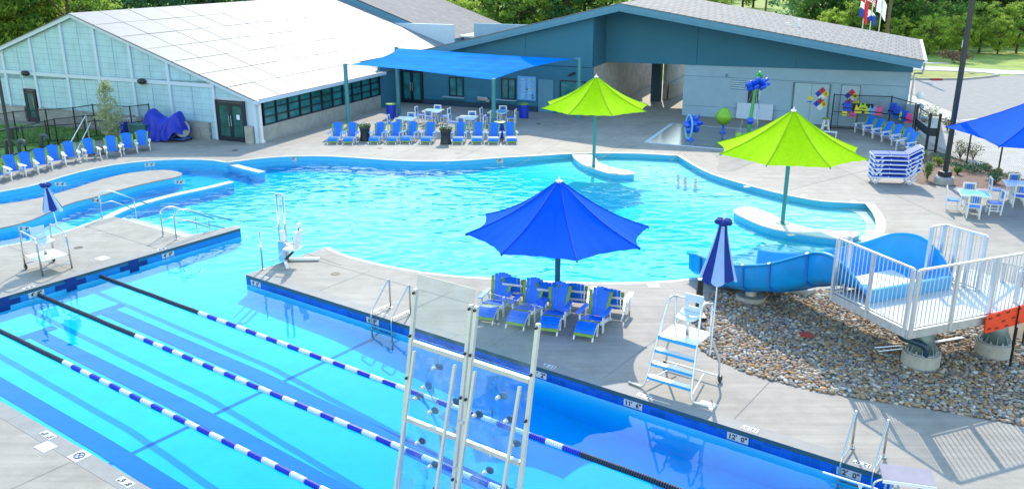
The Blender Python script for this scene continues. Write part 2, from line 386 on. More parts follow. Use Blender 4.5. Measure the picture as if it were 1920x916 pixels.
for vc in (14.5, 12.4, 10.4, 8.35):
    b = MB(); x = LAP_U0 + .012
    b.box(UV(x, vc, -.21), (.02, .95, .16), rz=UA); b.box(UV(x + .004, vc, -.21), (.02, .32, .42), rz=UA)
    b.build('wall_target', TARGET, basin)
# lagoon floor: slopes up to the far right beach
def lagz(p):
    t = max(0, min(1, ((p.x - 1.5) * .75 + (p.y - 30) * .55) / 9.0)); t = t * t * (3 - 2 * t)
    return -.62 + .315 * t
def lagoon_floor(a0, a1, v0, v1, nu, nv, nm):
    def fn(i, j):
        q = UV(a0 + (a1 - a0) * i, v0 + (v1 - v0) * j); return (q.x, q.y, lagz(q))
    MB().grid(fn, nu, nv).build(nm, PLASTER, basin)
lagoon_floor(-80, 10, LAP_V1 + .05, 60, 60, 30, 'lagoon_floor'); lagoon_floor(-80, LAP_U0 - .05, -10, LAP_V1 + .05, 20, 10, 'river_floor')

# ---- water: clear body with absorption, rippled surface
def water_material():
    m = bpy.data.materials.new('pool_water'); m.use_nodes = True
    n = m.node_tree.nodes; l = m.node_tree.links; out = n['Material Output']; n.remove(n['Principled BSDF'])
    tc = n.new('ShaderNodeTexCoord')
    def nz(sc, st, det, rz=0, dist=0):
        mp = n.new('ShaderNodeMapping'); mp.inputs['Scale'].default_value = st; mp.inputs['Rotation'].default_value = (0, 0, rz)
        q = n.new('ShaderNodeTexNoise'); q.inputs['Scale'].default_value = sc; q.inputs['Detail'].default_value = det; q.inputs['Roughness'].default_value = .55; q.inputs['Distortion'].default_value = dist
        l.new(tc.outputs['Object'], mp.inputs[0]); l.new(mp.outputs[0], q.inputs[0]); return q
    a = nz(2.5, (.7, 1.0, 1), .6, R(8), .5); c = nz(.8, (.6, 1.2, 1), 1, R(-15), .6); big = nz(.14, (1, 1, 1), 3)
    ad = n.new('ShaderNodeMath'); ad.operation = 'MULTIPLY_ADD'; ad.inputs[1].default_value = .9; l.new(c.outputs[0], ad.inputs[0]); l.new(a.outputs[0], ad.inputs[2])
    # ripples are livelier in the lagoon than between the lane ropes
    sp = n.new('ShaderNodeVectorMath'); sp.operation = 'DOT_PRODUCT'; sp.inputs[1].default_value = (-UY, UX, 0); l.new(tc.outputs['Object'], sp.inputs[0])
    mr = n.new('ShaderNodeMapRange'); mr.inputs[1].default_value = 15.4; mr.inputs[2].default_value = 19.5; mr.inputs[3].default_value = .10; mr.inputs[4].default_value = 1.0; l.new(sp.outputs['Value'], mr.inputs[0])
    mb = n.new('ShaderNodeMapRange'); mb.inputs[1].default_value = .3; mb.inputs[2].default_value = .7; mb.inputs[3].default_value = .55; mb.inputs[4].default_value = 1.25; l.new(big.outputs[0], mb.inputs[0])
    mu = n.new('ShaderNodeMath'); mu.operation = 'MULTIPLY'; l.new(mr.outputs[0], mu.inputs[0]); l.new(mb.outputs[0], mu.inputs[1])
    bc = G(1280, 352); dv_ = n.new('ShaderNodeVectorMath'); dv_.operation = 'DISTANCE'; dv_.inputs[1].default_value = (bc.x, bc.y, WATER_Z); l.new(tc.outputs['Object'], dv_.inputs[0])   # the bubblers stir the water round them
    ms = n.new('ShaderNodeMapRange'); ms.inputs[1].default_value = 0; ms.inputs[2].default_value = 4.5; ms.inputs[3].default_value = 1.6; ms.inputs[4].default_value = 0; l.new(dv_.outputs['Value'], ms.inputs[0])
    m2_ = n.new('ShaderNodeMath'); m2_.operation = 'ADD'; l.new(mu.outputs[0], m2_.inputs[0]); l.new(ms.outputs[0], m2_.inputs[1]); mu = m2_
    bp = n.new('ShaderNodeBump'); bp.inputs['Distance'].default_value = .058; l.new(mu.outputs[0], bp.inputs['Strength']); l.new(ad.outputs[0], bp.inputs['Height'])
    fr = schlick(n, l, bp.outputs[0])
    t = n.new('ShaderNodeBsdfTransparent'); t.inputs[0].default_value = (.93, 1, 1, 1)
    g = n.new('ShaderNodeBsdfGlossy'); g.inputs['Roughness'].default_value = .02; l.new(bp.outputs[0], g.inputs['Normal'])
    mx = n.new('ShaderNodeMixShader'); l.new(fr, mx.inputs[0]); l.new(t.outputs[0], mx.inputs[1]); l.new(g.outputs[0], mx.inputs[2]); l.new(mx.outputs[0], out.inputs[0])
    va = n.new('ShaderNodeVolumeAbsorption'); va.inputs[0].default_value = (0.0, .905, .995, 1); va.inputs[1].default_value = 2.9
    l.new(va.outputs[0], out.inputs['Volume'])
    return m
WATER = water_material()
wm = MB(); wm.prism(offset_poly(VOID, .02), -3.0, WATER_Z)
water = struct(wm.build('pool_water', WATER)); water['label'] = 'clear turquoise pool water with ripples'

# ---- river island and low walls standing in the water
isl = smooth_poly(pts([(-260, 418), (0, 383), (65, 373.5), (131, 355.5), (180, 339), (229, 326), (278, 319.5), (314, 318), (340, 323), (342, 328), (327, 332.5), (278, 342), (229, 354), (180, 368.5), (131, 380), (92, 398), (49, 416), (0, 427.5), (-260, 480)]))
io = struct(MB().prism(isl, -.05, 0.0).build('river_island', DECK)); io['label'] = 'narrow concrete island between the two river channels'
MB().prism(offset_poly(isl, -.01), -1.2, -.05, bottom=False).build('tile_side', TILESKY, io)
def low_wall(l, wd, name_label, z1=-.13):
    c = smooth_poly(pts(l, -.13), 2); L = []; Rr = []
    for i, p in enumerate(c):
        t = (c[min(i + 1, len(c) - 1)] - c[max(i - 1, 0)]).normalized(); nn = Vector((-t.y, t.x, 0)); L.append(p + nn * wd / 2); Rr.append(p - nn * wd / 2)
    o = struct(MB().prism(L + Rr[::-1], -.17, z1).build('low_pool_wall', COPW)); o['label'] = name_label
    MB().prism(offset_poly(L + Rr[::-1], -.012), -1.0, -.17, bottom=False).build('tile_side', TILESKY, o)
low_wall([(186, 414), (229, 392), (278, 377), (327, 364), (393, 350.5), (434, 340)], .34, 'long white wall beside the entry steps')
low_wall([(418, 303), (440, 309), (462, 315), (491, 322)], .34, 'short white wall at the river mouth')
# umbrella islands
for lab, l in (('far white umbrella platform', [(1073, 290), (1110, 288.5), (1119, 298), (1121, 304), (1150, 314.5), (1181, 320), (1190, 322.5), (1189, 326), (1168, 327), (1142, 325), (1116, 317), (1090, 307), (1075, 295)]),
               ('near white umbrella platform', [(1376, 393), (1389, 388), (1412, 388), (1438, 396.5), (1461, 408), (1487, 419.5), (1536, 431), (1612, 433), (1612, 440), (1592, 447), (1569, 447), (1536, 443), (1487, 436), (1438, 426), (1405, 413), (1376, 398)])):
    p = smooth_poly(pts(l, -.03) + [pts(l, -.03)[0]], 1)[:-1]
    o = struct(MB().prism(p, -.08, -.03).build('umbrella_platform', COPW)); o['label'] = lab
    MB().prism(offset_poly(p, -.012), -1.0, -.08, bottom=False).build('tile_side', TILESKY, o)
# beach bench ring on the right
ring = smooth_poly(pts([(1560, 390), (1590, 394), (1613, 405), (1626, 425), (1618, 445), (1596, 458)], -.3), 2)
outr = smooth_poly(pts([(1600, 472), (1621, 461), (1645, 442), (1653, 423), (1648, 403), (1630, 382), (1569, 379)], -.3), 2)
struct(MB().prism(ring + outr, -1., -.255).build('beach_bench', COPW))['label'] = 'white bench ledge at the right end'
# entry steps on the left peninsula
sa, sb = G(212, 405), G(345, 443.5); sd = (UV(1, 1.0) - UV(0, 0)).normalized()
sd = Vector((-(sb - sa).y, (sb - sa).x, 0)).normalized(); stp = MB()
STEPM = mat('step_plaster', (.50, .70, .78), .7, var=.06)
EDGE = mat('step_edge', (.78, .84, .88), .6, var=.05)
for k in range(5):
    a = sa + sd * (.35 * k + .05); c = sb + sd * (.35 * k + .05); z = -.17 - .09 * k
    so = struct(MB().prism([a, c, c + sd * .36, a + sd * .36], -1.3, z).build('entry_step', STEPM, basin))
    MB().prism([a + sd * .31, c + sd * .31, c + sd * .365, a + sd * .365], z - .02, z + .006).build('step_nosing', EDGE, so)
# coping strips: joint lines and the coping band
JOINT = mat('joint', (.16, .155, .15), .9, var=.1)
def strip(l, wd, z, m, name='joint', par=deck):
    b = MB()
    for a, c in zip(l[:-1], l[1:]):
        t = (c - a).normalized(); nn = Vector((-t.y, t.x, 0)) * wd / 2
        b.quad((a - nn).to_tuple()[:2] + (z,), (c - nn).to_tuple()[:2] + (z,), (c + nn).to_tuple()[:2] + (z,), (a + nn).to_tuple()[:2] + (z,))
    return b.build(name, m, par)
COPE = mat('coping_stone', (.235, .23, .22), .7, var=.12, scale=2.5)
LIGHTJ = mat('pale_coping', (.42, .48, .52), .6, var=.06)
strip([UV(LAP_U0, 18.6), UV(LAP_U0, 8.0)], .02, .003, JOINT)
def cope(a, c, inner):
    t = (c - a).normalized(); nn = Vector((-t.y, t.x, 0)) * inner; L = (c - a).length; n = int(L / 2.4); g = t * .004
    for k in range(n):
        p = a + t * L * k / n + g; q = a + t * L * (k + 1) / n - g
        MB().prism([p, q, q + nn, p + nn], -.03, .004).build('coping_stone', COPE, deck)
cope(UV(-21.44, LAP_V1 + .002), UV(LAP_U1, LAP_V1 + .002), .36); cope(UV(LAP_U0, LAP_V0 - .002), UV(-6, LAP_V0 - .002), -.36); cope(UV(LAP_U0 - .002, 18.6), UV(LAP_U0 - .002, 7.4), -.30)
for ch in (near_lagoon, top_right, top_mid, river, penin_top): 
    q = offset_poly(ch, 0); strip([p + Vector((0, 0, 0)) for p in ch], .16, .004, LIGHTJ, 'pale_coping')
strip([p for p in right_lagoon], .35, .0045, LIGHTJ, 'pale_coping')
for l in ([(1530, 295), (1742, 395)], [(1195, 272), (1120, 296)], [(1742, 395), (1830, 432)], [(300, 284), (390, 284)], [(960, 226), (1090, 216)], [(1010, 262), (1146, 214)], [(1290, 300), (1330, 306)], [(1130, 262), (1240, 226)], [(1240, 372), (1280, 380)], [(1480, 356), (1700, 300)], [(560, 470), (640, 497)]):
    strip(pts(l), .03, .003, JOINT)
for u in (-18.6, -15.4, -12.2, -9.0, -5.8):
    strip([UV(u, LAP_V1 + .38), UV(u, LAP_V1 + (2.5 if u < -14 else 4.6))], .016, .0035, JOINT)
strip([UV(-21.4, 17.9), UV(-13, 17.9)], .016, .0035, JOINT)
for u in (-22, -18.8, -15.6): strip([UV(u, LAP_V0 - .4), UV(u, LAP_V0 - 3)], .016, .0035, JOINT)
for v in (9.6, 12.8, 15.6): strip([UV(LAP_U0 - .35, v), UV(LAP_U0 - 6, v)], .016, .0035, JOINT)
for k in range(7): strip([ED(G(500, 284), 3.2 * k, 1.0), ED(G(500, 284), 3.2 * k, 9.5)], .02, .003, JOINT)
strip([ED(G(500, 284), 0, 4.2), ED(G(500, 284), 26, 4.2)], .02, .003, JOINT)
# deck drains
DRAIN = mat('drain_grate', (.10, .085, .06), .6, .3, var=.3)
for x, y in ((629, 513), (147, 464), (346, 262), (440, 282), (712, 278), (858, 287), (1105, 277), (1010, 232)):
    b = MB(); b.lathe([(.15, 0.002), (.15, .007), (.12, .009)], 18); b.build('deck_drain', DRAIN, deck, loc=G(x, y))
# skimmer lids and tiles on the deck
LID = mat('white_lid', (.52, .52, .51), .5, var=.05)
for x, y, s, a in ((1326, 759, .30, UA), (86, 837, .30, UA), (192, 484, .34, UA), (1483, 440, .22, .2), (1225, 535, .26, 0), (1400, 350, .2, .2), (1507, 366, .2, .2), (1600, 377, .2, .2), (1663, 441, .26, .2)):
    MB().box((0, 0, .004), (s * 1.25, s, .008), rz=a).build('skimmer_lid', LID, deck, loc=G(x, y))

# ---- lettering
FONT = {}
def text_mesh(s, size, m):
    k = (s, size, m.name)
    if k not in FONT:
        cu = bpy.data.curves.new('lettering', 'FONT'); cu.body = s; cu.size = size; cu.align_x = 'CENTER'; cu.align_y = 'CENTER'; cu.extrude = .002; cu.resolution_u = 3; cu.offset = size * .025
        o = bpy.data.objects.new('tmp_text', cu); C.objects.link(o); dg = bpy.context.evaluated_depsgraph_get()
        me = bpy.data.meshes.new_from_object(o.evaluated_get(dg)); C.objects.unlink(o); bpy.data.objects.remove(o)
        me.materials.clear(); me.materials.append(m); FONT[k] = me
    return FONT[k]
INK = mat('black_ink', (.01, .01, .012), .6, var=.1)
TILEW = mat('marker_tile', (.55, .55, .53), .35, var=.04)
def marker_flat(p, s, rz, w=.42, h=.20, par=deck):
    o = MB().box((0, 0, .004), (w, h, .010)).build('depth_marker', TILEW, par, loc=(p.x, p.y, 0)); o.rotation_euler = (0, 0, rz)
    place(text_mesh(s, h * .95, INK), 'lettering', o, (0, 0, .011)); return o
def marker_wall(p, s, yaw, z=-.19, w=.46, h=.165, par=basin):
    """tile on a vertical wall; yaw is the way the tile faces"""
    o = MB().box((0, 0, 0), (w, .012, h)).build('depth_marker', TILEW, par, loc=(p.x, p.y, z)); o.rotation_euler = (0, 0, yaw)
    place(text_mesh(s, h * .95, INK), 'lettering', o, (0, -.009, 0), rot=(R(90), 0, 0)); return o
for u, s in ((-21.0, "4'  6\""), (-16.05, "6'  0\""), (-10.55, "11'  2\""), (-8.0, "11'  6\""), (-5.55, "12'  0\""), (-3.3, "12'  0\"")):
    marker_wall(UV(u, LAP_V1 - .008), s, UA); marker_flat(UV(u + .18, LAP_V1 + .17), s.replace('  ', ' '), UA + R(180), .34, .15)
for v, s in ((11.35, "4'  0\""), (15.75, "4'  0\"")):
    marker_wall(UV(LAP_U0 + .008, v), s, UA + R(90)); marker_flat(UV(LAP_U0 - .18, v - .1), s.replace('  ', ' '), UA - R(90), .34, .15)
for x, y, s in ((90, 815, "5'  0\""), (235, 903, "8'  6\"")): marker_flat(G(x, y), s, UA + R(180), .42, .17)
o = MB().box((0, 0, .004), (.34, .34, .01)).build('no_diving_tile', TILEW, deck, loc=G(149, 854)); o.rotation_euler = (0, 0, UA)
SIGNB = mat('sign_blue', (.01, .06, .25), .5, var=.05)
b = MB(); b.tube([(math.cos(a * .3927) * .10, math.sin(a * .3927) * .10, .011) for a in range(16)], .012, 6, closed=True); b.bar((-.07, -.07, .011), (.07, .07, .011), .02, .006); b.bar((-.06, .05, .011), (.06, -.05, .011), .03, .006); b.build('no_diving_symbol', SIGNB, o)
for x, y, s in ((547, 296, "3' 3\""), (729, 302, "3' 2\""), (934, 299, "3' 0\"")): marker_wall(G(x, y, -.1) + Vector((0, -.03, 0)), s, R(0), -.15, .5, .2)
for x, y, s, a in ((282, 303, "3'  6\"", .10), (115, 339, "3'  4\"", -.15), (180, 370, "3'  4\"", -.35), (46, 422, "3'  4\"", -.3), (337, 336, "3' 6\"", -.2)):
    g_ = G(x, y); marker_wall(g_ + Vector((0, -.12 if y < 345 and x != 337 else -.05, 0)), s, a + R(15), -.12, .45, .17)

# ================================================================== BUILDINGS
KAL = grid_mat('translucent_panel', (.36, .57, .66), (.22, .43, .53), .62, .31, .015, .45, axis='XZ', bump=.0, var=.02)
FRAMEW = mat('white_frame', (.50, .62, .74), .4, var=.04)
ROOFW = mat('white_roof_panel', (.21, .215, .22), .6, var=.10, scale=1.6)
BLOCK = grid_mat('block_stone', (.30, .31, .30), (.20, .21, .21), .4, .2, .008, .85, axis='XZ', offset=.5, var=.12)
STUCCO = mat('stone_sill_wall', (.34, .34, .31), .85, var=.2, scale=3, bump=.2)
SLATE = mat('slate_paint', (.045, .17, .265), .8, spec=.15, var=.05, scale=.8)
SLATEF = mat('slate_fascia', (.10, .25, .36), .6, spec=.2, var=.06)
LAPS = grid_mat('lap_siding', (.02, .155, .25), (.01, .10, .17), 6., .18, .008, .65, axis='XZ', offset=.5, var=.05)
PALEW = mat('pale_stucco', (.28, .43, .55), .8, var=.07, scale=1.5)
SHING = grid_mat('shingles', (.20, .185, .18), (.12, .11, .105), .5, .16, .012, .9, axis='XY', offset=.4, var=.16)
RIBBED = grid_mat('ribbed_shingle', (.19, .18, .175), (.10, .095, .095), .42, 1.1, .05, .85, axis='XY', offset=.35, var=.1)
GLASSD = mat('window_glass', (.02, .17, .19), .06, var=.6, scale=1.2, coat=.3)
GLASSV = mat('door_glass', (.02, .10, .09), .05, var=.5, scale=2.0, coat=.3)
BRONZE = mat('black_frame', (.008, .014, .03), .4, var=.1)
C0 = G(470, 268)
wb = thing('pool_house', 'white translucent gabled pool house with a bright panelled roof', 'building', (C0.x, C0.y, 0), BA)
PK, PZ, SLO = -11.47, 6.34, .332
def rz_(s): return PZ - SLO * abs(s - PK)
posts_s = [-23.2, -20.15, -17.62, -15.18, -12.6, -10.13, -7.67, -5.11, -2.15, .42]
b = MB(); pf = [(-23.2, 0), (.42, 0), (.42, rz_(.42) - .2), (PK, PZ - .2), (-23.2, rz_(-23.2) - .2)]
b.add([(x, .10, z) for x, z in pf] + [(x, .22, z) for x, z in pf], [(0, 1, 2, 3, 4), (9, 8, 7, 6, 5), (0, 5, 6, 1), (1, 6, 7, 2), (2, 7, 8, 3), (3, 8, 9, 4), (4, 9, 5, 0)]); b.build('gable_wall', FRAMEW, wb)
def kal(s0, s1, z0, ztop, dz=.2):
    def zt(s): return ztop if ztop is not None else rz_(s) - dz
    ss = [s0] + ([PK] if s0 < PK < s1 else []) + [s1]
    top = [(s, zt(s)) for s in ss][::-1]
    if min(z for _, z in top) < z0 + .12:
        # clip where the slope crosses the sill
        sx = PK + (PZ - dz - z0 - .08) / SLO
        if sx <= s0 + .1: return
        top = [(sx, z0 + .08), (s0, zt(s0))]; poly = [(s0, z0), (sx, z0)] + top
    else: poly = [(s0, z0), (s1, z0)] + top
    n = len(poly); b = MB()
    b.add([(x, .06, z) for x, z in poly] + [(x, .12, z) for x, z in poly], [tuple(range(n)), tuple(range(2 * n - 1, n - 1, -1))] + [(i, n + i, n + (i + 1) % n, (i + 1) % n) for i in range(n)])
    b.build('wall_panel', KAL, wb)
for i, (a, c) in enumerate(zip(posts_s[:-1], posts_s[1:])):
    m_ = (a + c) / 2
    for s0, s1 in ((a + .10, m_ - .02), (m_ + .02, c - .10)):
        kal(s0, s1, 3.0, None)
        if a > -2.5:  # above the double door
            continue
        if a == -17.62: continue
        kal(s0, s1, .9, 2.72)
kal(-17.5, -16.45, .9, 2.72); kal(-16.28, -15.3, 2.02, 2.72); kal(-2.05, -.75, 2.3, None, .3); kal(-.72, .3, 2.3, None, .3); kal(-2.56, -2.2, .05, .88)
for s in posts_s: MB().box((s, .03, (rz_(s) - .15) / 2), (.17, .10, rz_(s) - .15)).build('wall_post', FRAMEW, wb)
for a, c in zip(posts_s[:-1], posts_s[1:]):
    if c < 0: MB().box(((a + c) / 2, .035, 2.86), (c - a - .18, .09, .2)).build('belt_rail', FRAMEW, wb)
for sg, L in ((1, 12.3), (-1, 12.3)):
    p = Vector((PK, -.12, PZ - .1)); q = Vector((PK + sg * L, -.12, PZ - .1 - SLO * L)); MB().bar(p, q, .1, .24).build('rake_trim', FRAMEW, wb)
# block base
for a, c in ((-23.1, -16.4), (-15.25, -2.6)):
    s = a; row = 0
    while s < c - .05:
        e_ = min(s + .8, c)
        MB().box(((s + e_) / 2, -.02, .44), (e_ - s - .008, .16, .88)).build('base_block', BLOCK, wb); s = e_
def door(par, s0, s1, h, leaves, y=0., glass=GLASSV, fr=BRONZE, handle=True):
    o = MB(); f = .09
    o.box((s0 + f / 2, y, h / 2), (f, .1, h)); o.box((s1 - f / 2, y, h / 2), (f, .1, h)); o.box(((s0 + s1) / 2, y, h - f / 2), (s1 - s0 - 2 * f, .1, f)); o = o.build('door_frame', fr, par)
    n = leaves; w_ = (s1 - s0 - 2 * f) / n
    for k in range(n):
        a = s0 + f + k * w_; l = MB(); t = .11
        l.box((a + t / 2 + .005, y - .01, h / 2 - .06), (t, .06, h - .14)); l.box((a + w_ - t / 2 - .005, y - .01, h / 2 - .06), (t, .06, h - .14)); l.box((a + w_ / 2, y - .01, .14), (w_ - 2 * t - .01, .06, .24)); l.box((a + w_ / 2, y - .01, h - .2), (w_ - 2 * t - .01, .06, .14))
        lo = l.build('door_leaf', fr, par)
        MB().box((a + w_ / 2, y, h / 2), (w_ - 2 * t, .02, h - .5)).build('pane', glass, lo)
        if handle:
            hx = a + (w_ - .07 if (n == 2 and k == 0) or n == 1 else .07); MB().tube([(hx, y - .06, .8), (hx, y - .11, .83), (hx, y - .11, 1.38), (hx, y - .06, 1.41)], .016, 6).build('handle', STEEL, lo)
door(wb, -2.08, -.18, 2.16, 2); door(wb, -16.3, -15.38, 1.95, 1)
PAPER = mat('notice_paper', (.7, .75, .8), .7, var=.03); MB().box((-.62, -.05, 1.32), (.2, .01, .26)).build('door_notice', PAPER, wb)
for s in (-15.83, -6.93): MB().sphere((s, -.10, 2.86), .30, 14, (1, .6, .55)).build('wall_lamp', BLACK, wb, smooth=True)
MB().box((.05, -.08, .45), (.46, .2, .9)).build('corner_block', STUCCO, wb)
# long window wall
LS = .42
MB().box((LS - .05, 6.4, .41), (.2, 12.1, .82)).build('sill_wall', STUCCO, wb); MB().box((LS - .1, 6.4, 1.5), (.06, 12.1, 1.4)).build('window_back', BRONZE, wb)
nb = 11; y0, y1 = .7, 12.35; st = (y1 - y0) / nb
for k in range(nb + 1): MB().box((LS + .02, y0 + k * st, 1.5), (.1, .085, 1.36)).build('mullion', BRONZE, wb)
for z in (.86, 1.27, 1.69, 2.13): MB().box((LS + .015, (y0 + y1) / 2, z), (.08, y1 - y0, .07 if z in (.86, 2.13) else .05)).build('transom', BRONZE, wb)
for k in range(nb):
    for j in range(3): MB().box((LS - .03, y0 + (k + .5) * st, 1.065 + .42 * j), (.02, st - .10, .38)).build('pane', GLASSD, wb)
MB().box((LS + .08, .30, 1.15), (.16, .16, 2.3)).build('corner_post', WHITE, wb); MB().box((LS + .08, .30, .06), (.26, .26, .12)).build('post_foot', WHITE, wb)
# roof panels
sl = math.atan(SLO); Ls = 12.25 / math.cos(sl); nr = 7; nc = 12; pl = Ls / nr; pw = 25.3 / nc
Mr = Matrix.Rotation(sl, 3, 'Y'); pm = MB().box((0, 0, 0), (pl - .05, pw - .05, .07)).mesh('roof_panel', ROOFW)
MB().grid(lambda i, j: (PK + 12.1 * i, -.2 + 25.2 * j, rz_(PK + 12.1 * i) - .06), 1, 1).build('roof_deck', mat('seam_grey', (.11, .115, .12), .7), wb)
for r_ in range(nr):
    for c_ in range(nc):
        t = (r_ + .5) * pl; yy = -.28 + (c_ + .5) * pw
        if r_ == nr - 1 and yy > 12.9: continue
        o = place(pm, 'roof_panel', wb, (PK + t * math.cos(sl), yy, PZ - t * math.sin(sl) + random.uniform(-.006, .006))); o.rotation_euler = (0, sl, 0)
MB().grid(lambda i, j: (PK - 12.2 * i, -.28 + 25.2 * j, rz_(PK - 12.2 * i)), 1, 1).build('back_slope', ROOFW, wb)
MB().box((.74, 6.2, rz_(.7) - .1), (.12, 13.0, .16)).build('gutter', FRAMEW, wb)
MB().box((-11.4, 24.8, 2.2), (22, .3, 4.4)).build('end_wall', FRAMEW, wb)
# shingled wing behind it
sw = thing('shingled_wing', 'grey shingled roof wing rising behind the white roof', 'building', (C0.x, C0.y, 0), BA)
s2 = .34; P2, Z2 = -11.47, 6.95; LE = 10.75
def slab(par, name, sA, zA, sB, zB, ya, yb, th, m):
    b = MB(); vs = []
    for y in (ya, yb): vs += [(sA, y, zA), (sB, y, zB), (sB, y, zB - th), (sA, y, zA - th)]
    b.add(vs, [(0, 1, 5, 4), (2, 3, 7, 6), (0, 3, 2, 1), (4, 5, 6, 7), (1, 2, 6, 5), (0, 4, 7, 3)]); return b.build(name, m, par)
slab(sw, 'roof', P2, Z2, P2 + LE, Z2 - s2 * LE, 25.0, 37.0, .06, SHING); slab(sw, 'back_roof', P2 - LE, Z2 - s2 * LE, P2, Z2, 25.0, 37.0, .06, SHING)
slab(sw, 'fascia', P2 - .1, Z2 - .07, P2 + LE - .05, Z2 - .07 - s2 * LE, 24.95, 25.15, .5, SLATEF); slab(sw, 'eave_fascia', P2 + LE - .2, Z2 - s2 * (LE - .2) - .07, P2 + LE - .02, Z2 - s2 * LE - .07, 25.16, 37, .46, SLATEF)
MB().box((P2, 31, 1.6), (20.6, 11.6, 3.2)).build('wall', PALEW, sw)
MB().box((P2 + LE + 2.2, 31.6, 1.65), (4.3, 9, 3.3)).build('side_wall', PALEW, sw); MB().box((P2 + LE + 2.2, 31.6, 3.37), (4.9, 9.5, .14)).build('flat_roof', WHITE, sw)

# ---- slate grey bath house with breezeway
FA = G(1040, 212)
gb = thing('bath_house', 'slate blue bath house with low gable and breezeway', 'building', (FA.x, FA.y, 0), BA)
AS, AZ, SL1, SL2 = 4.15, 6.75, .243, .155
def gz(s): return AZ - (SL1 * (AS - s) if s < AS else SL2 * (s - AS))
def wallpoly(name, poly, y, th, m):
    n = len(poly); b = MB(); b.add([(x, y, z) for x, z in poly] + [(x, y + th, z) for x, z in poly], [tuple(range(n)), tuple(range(2 * n - 1, n - 1, -1))] + [(i, n + i, n + (i + 1) % n, (i + 1) % n) for i in range(n)]); return b.build(name, m, gb)
# left block: siding below, smooth panels above
wallpoly('siding', [(-11.05, 0), (2.42, 0), (2.42, 2.9), (-11.05, 2.9)], .02, .15, LAPS)
for a, c in ((-11.05, -6.2), (-6.18, -2.02), (-2.0, 2.40)):
    wallpoly('wall_panel', [(a, 2.93), (c, 2.93), (c, gz(c) - .1), (a, gz(a) - .1)], 0, .17, SLATE)
MB().box((-6.7, -.04, .16), (5.2, .14, .33)).build('plinth', mat('dark_plinth', (.02, .05, .09), .8, var=.2), gb); MB().box((-2.6, -.04, .16), (2.9, .14, .33)).build('plinth', MATS['dark_plinth'], gb)
MB().box((-11.1, -1.3, 1.5), (.16, 2.5, 3.0)).build('return_wall', SLATE, gb)
# breezeway side wall
MB().box((2.36, 7.6, 1.47), (.2, 14.8, 2.94)).build('breezeway_wall', grid_mat('breeze_block', (.40, .39, .37), (.30, .30, .29), .4, .2, .006, .9, axis='YZ', offset=.5, var=.1), gb)
wallpoly('return_panel', [(2.44, 2.96), (2.46, 2.96), (2.46, gz(2.4) - .3), (2.44, gz(2.4) - .3)], .05, 2.3, SLATE)
# right gable band and pale wall
for a, c in ((2.48, 8.2), (8.22, 14.0), (14.02, 20.2)):
    wallpoly('gable_panel', [(a, 3.02 + .012 * (a - 2.4)), (c, 3.02 + .012 * (c - 2.4)), (c, gz(c) - .1), (a, gz(a) - .1)], 2.33, .2, SLATE)
for z0, z1 in ((0.0, .62), (.63, 2.42), (2.43, 3.22)):
    MB().box((13.8, 2.52, (z0 + z1) / 2), (12.6, .2, z1 - z0 - .006)).build('wall_course', PALEW, gb)
MB().box((20.05, 7.3, 1.9), (.2, 9.4, 3.8)).build('side_wall', PALEW, gb); MB().box((7.6, 7.2, 1.5), (.18, 9.2, 3.0)).build('breezeway_wall', PALEW, gb)
MB().box((4.6, 7.4, 1.5), (.62, .62, 3.0)).build('pillar', mat('dark_slate', (.015, .05, .09), .7, var=.1), gb)
rw = MB(); rw.box((5.0, 16.6, 1.6), (.25, 17, 3.2)); rw.build('ramp_wall', MATS['breeze_block'], gb); MB().box((5.35, 15, .5), (.3, 13, 1.0)).build('ramp_kerb', CONC, gb)
MB().tube([(5.9, 12, 1.0), (5.9, 19, 1.0)], .03, 6).build('ramp_rail', STEEL, gb)
# roof
ry0, ry1 = -.75, 12.4
slab(gb, 'roof_slope', AS, AZ + .02, 20.6, gz(20.6) + .02, ry0, ry1, .05, RIBBED); slab(gb, 'roof_slope', -12.5, gz(-12.5) + .02, AS, AZ + .02, ry0 + .02, ry1, .05, SHING)
slab(gb, 'fascia', AS, AZ - .04, 20.55, gz(20.55) - .04, ry0 + .02, ry0 + .16, .27, SLATEF); slab(gb, 'fascia_board', AS, AZ - .31, 20.5, gz(20.5) - .31, ry0 + .05, ry0 + .16, .14, SLATEF)
slab(gb, 'fascia', -12.4, gz(-12.4) - .04, AS, AZ - .04, ry0 + .04, ry0 + .16, .27, SLATEF); slab(gb, 'fascia_board', -12.4, gz(-12.4) - .31, AS - .01, AZ - .31, ry0 + .06, ry0 + .16, .14, SLATEF)
slab(gb, 'soffit', AS, AZ - .30, 20.5, gz(20.5) - .30, ry0 + .17, ry1 - .1, .03, PALEW); slab(gb, 'soffit', -12.4, gz(-12.4) - .30, AS - .01, AZ - .30, ry0 + .17, ry1 - .1, .03, PALEW)
MB().box((20.66, 5.8, gz(20.6) - .05), (.14, 12.9, .16)).build('gutter', WHITE, gb); MB().tube([(20.66, -.45, gz(20.6) - .1), (20.6, -.3, 3.5), (20.3, 2.2, 3.2), (20.28, 2.3, .1)], .055, 8).build('downpipe', GALV, gb)
MB().box((3.9, 11.6, 1.6), (30, .2, 3.2)).build('back_wall', PALEW, gb) if False else None
MB().box((-4.4, 11.9, 2.2), (13.5, .2, 4.4)).build('back_wall', PALEW, gb)
for s, y, h, r_ in ((13.6, 5.4, .42, .11), (13.0, 5.2, .12, .1)): MB().lathe([(r_ * 1.6, 0), (r_, .05), (r_, h), (r_ * 1.1, h + .02)], 12, (s, y, gz(s))).build('roof_vent', WHITE, gb)
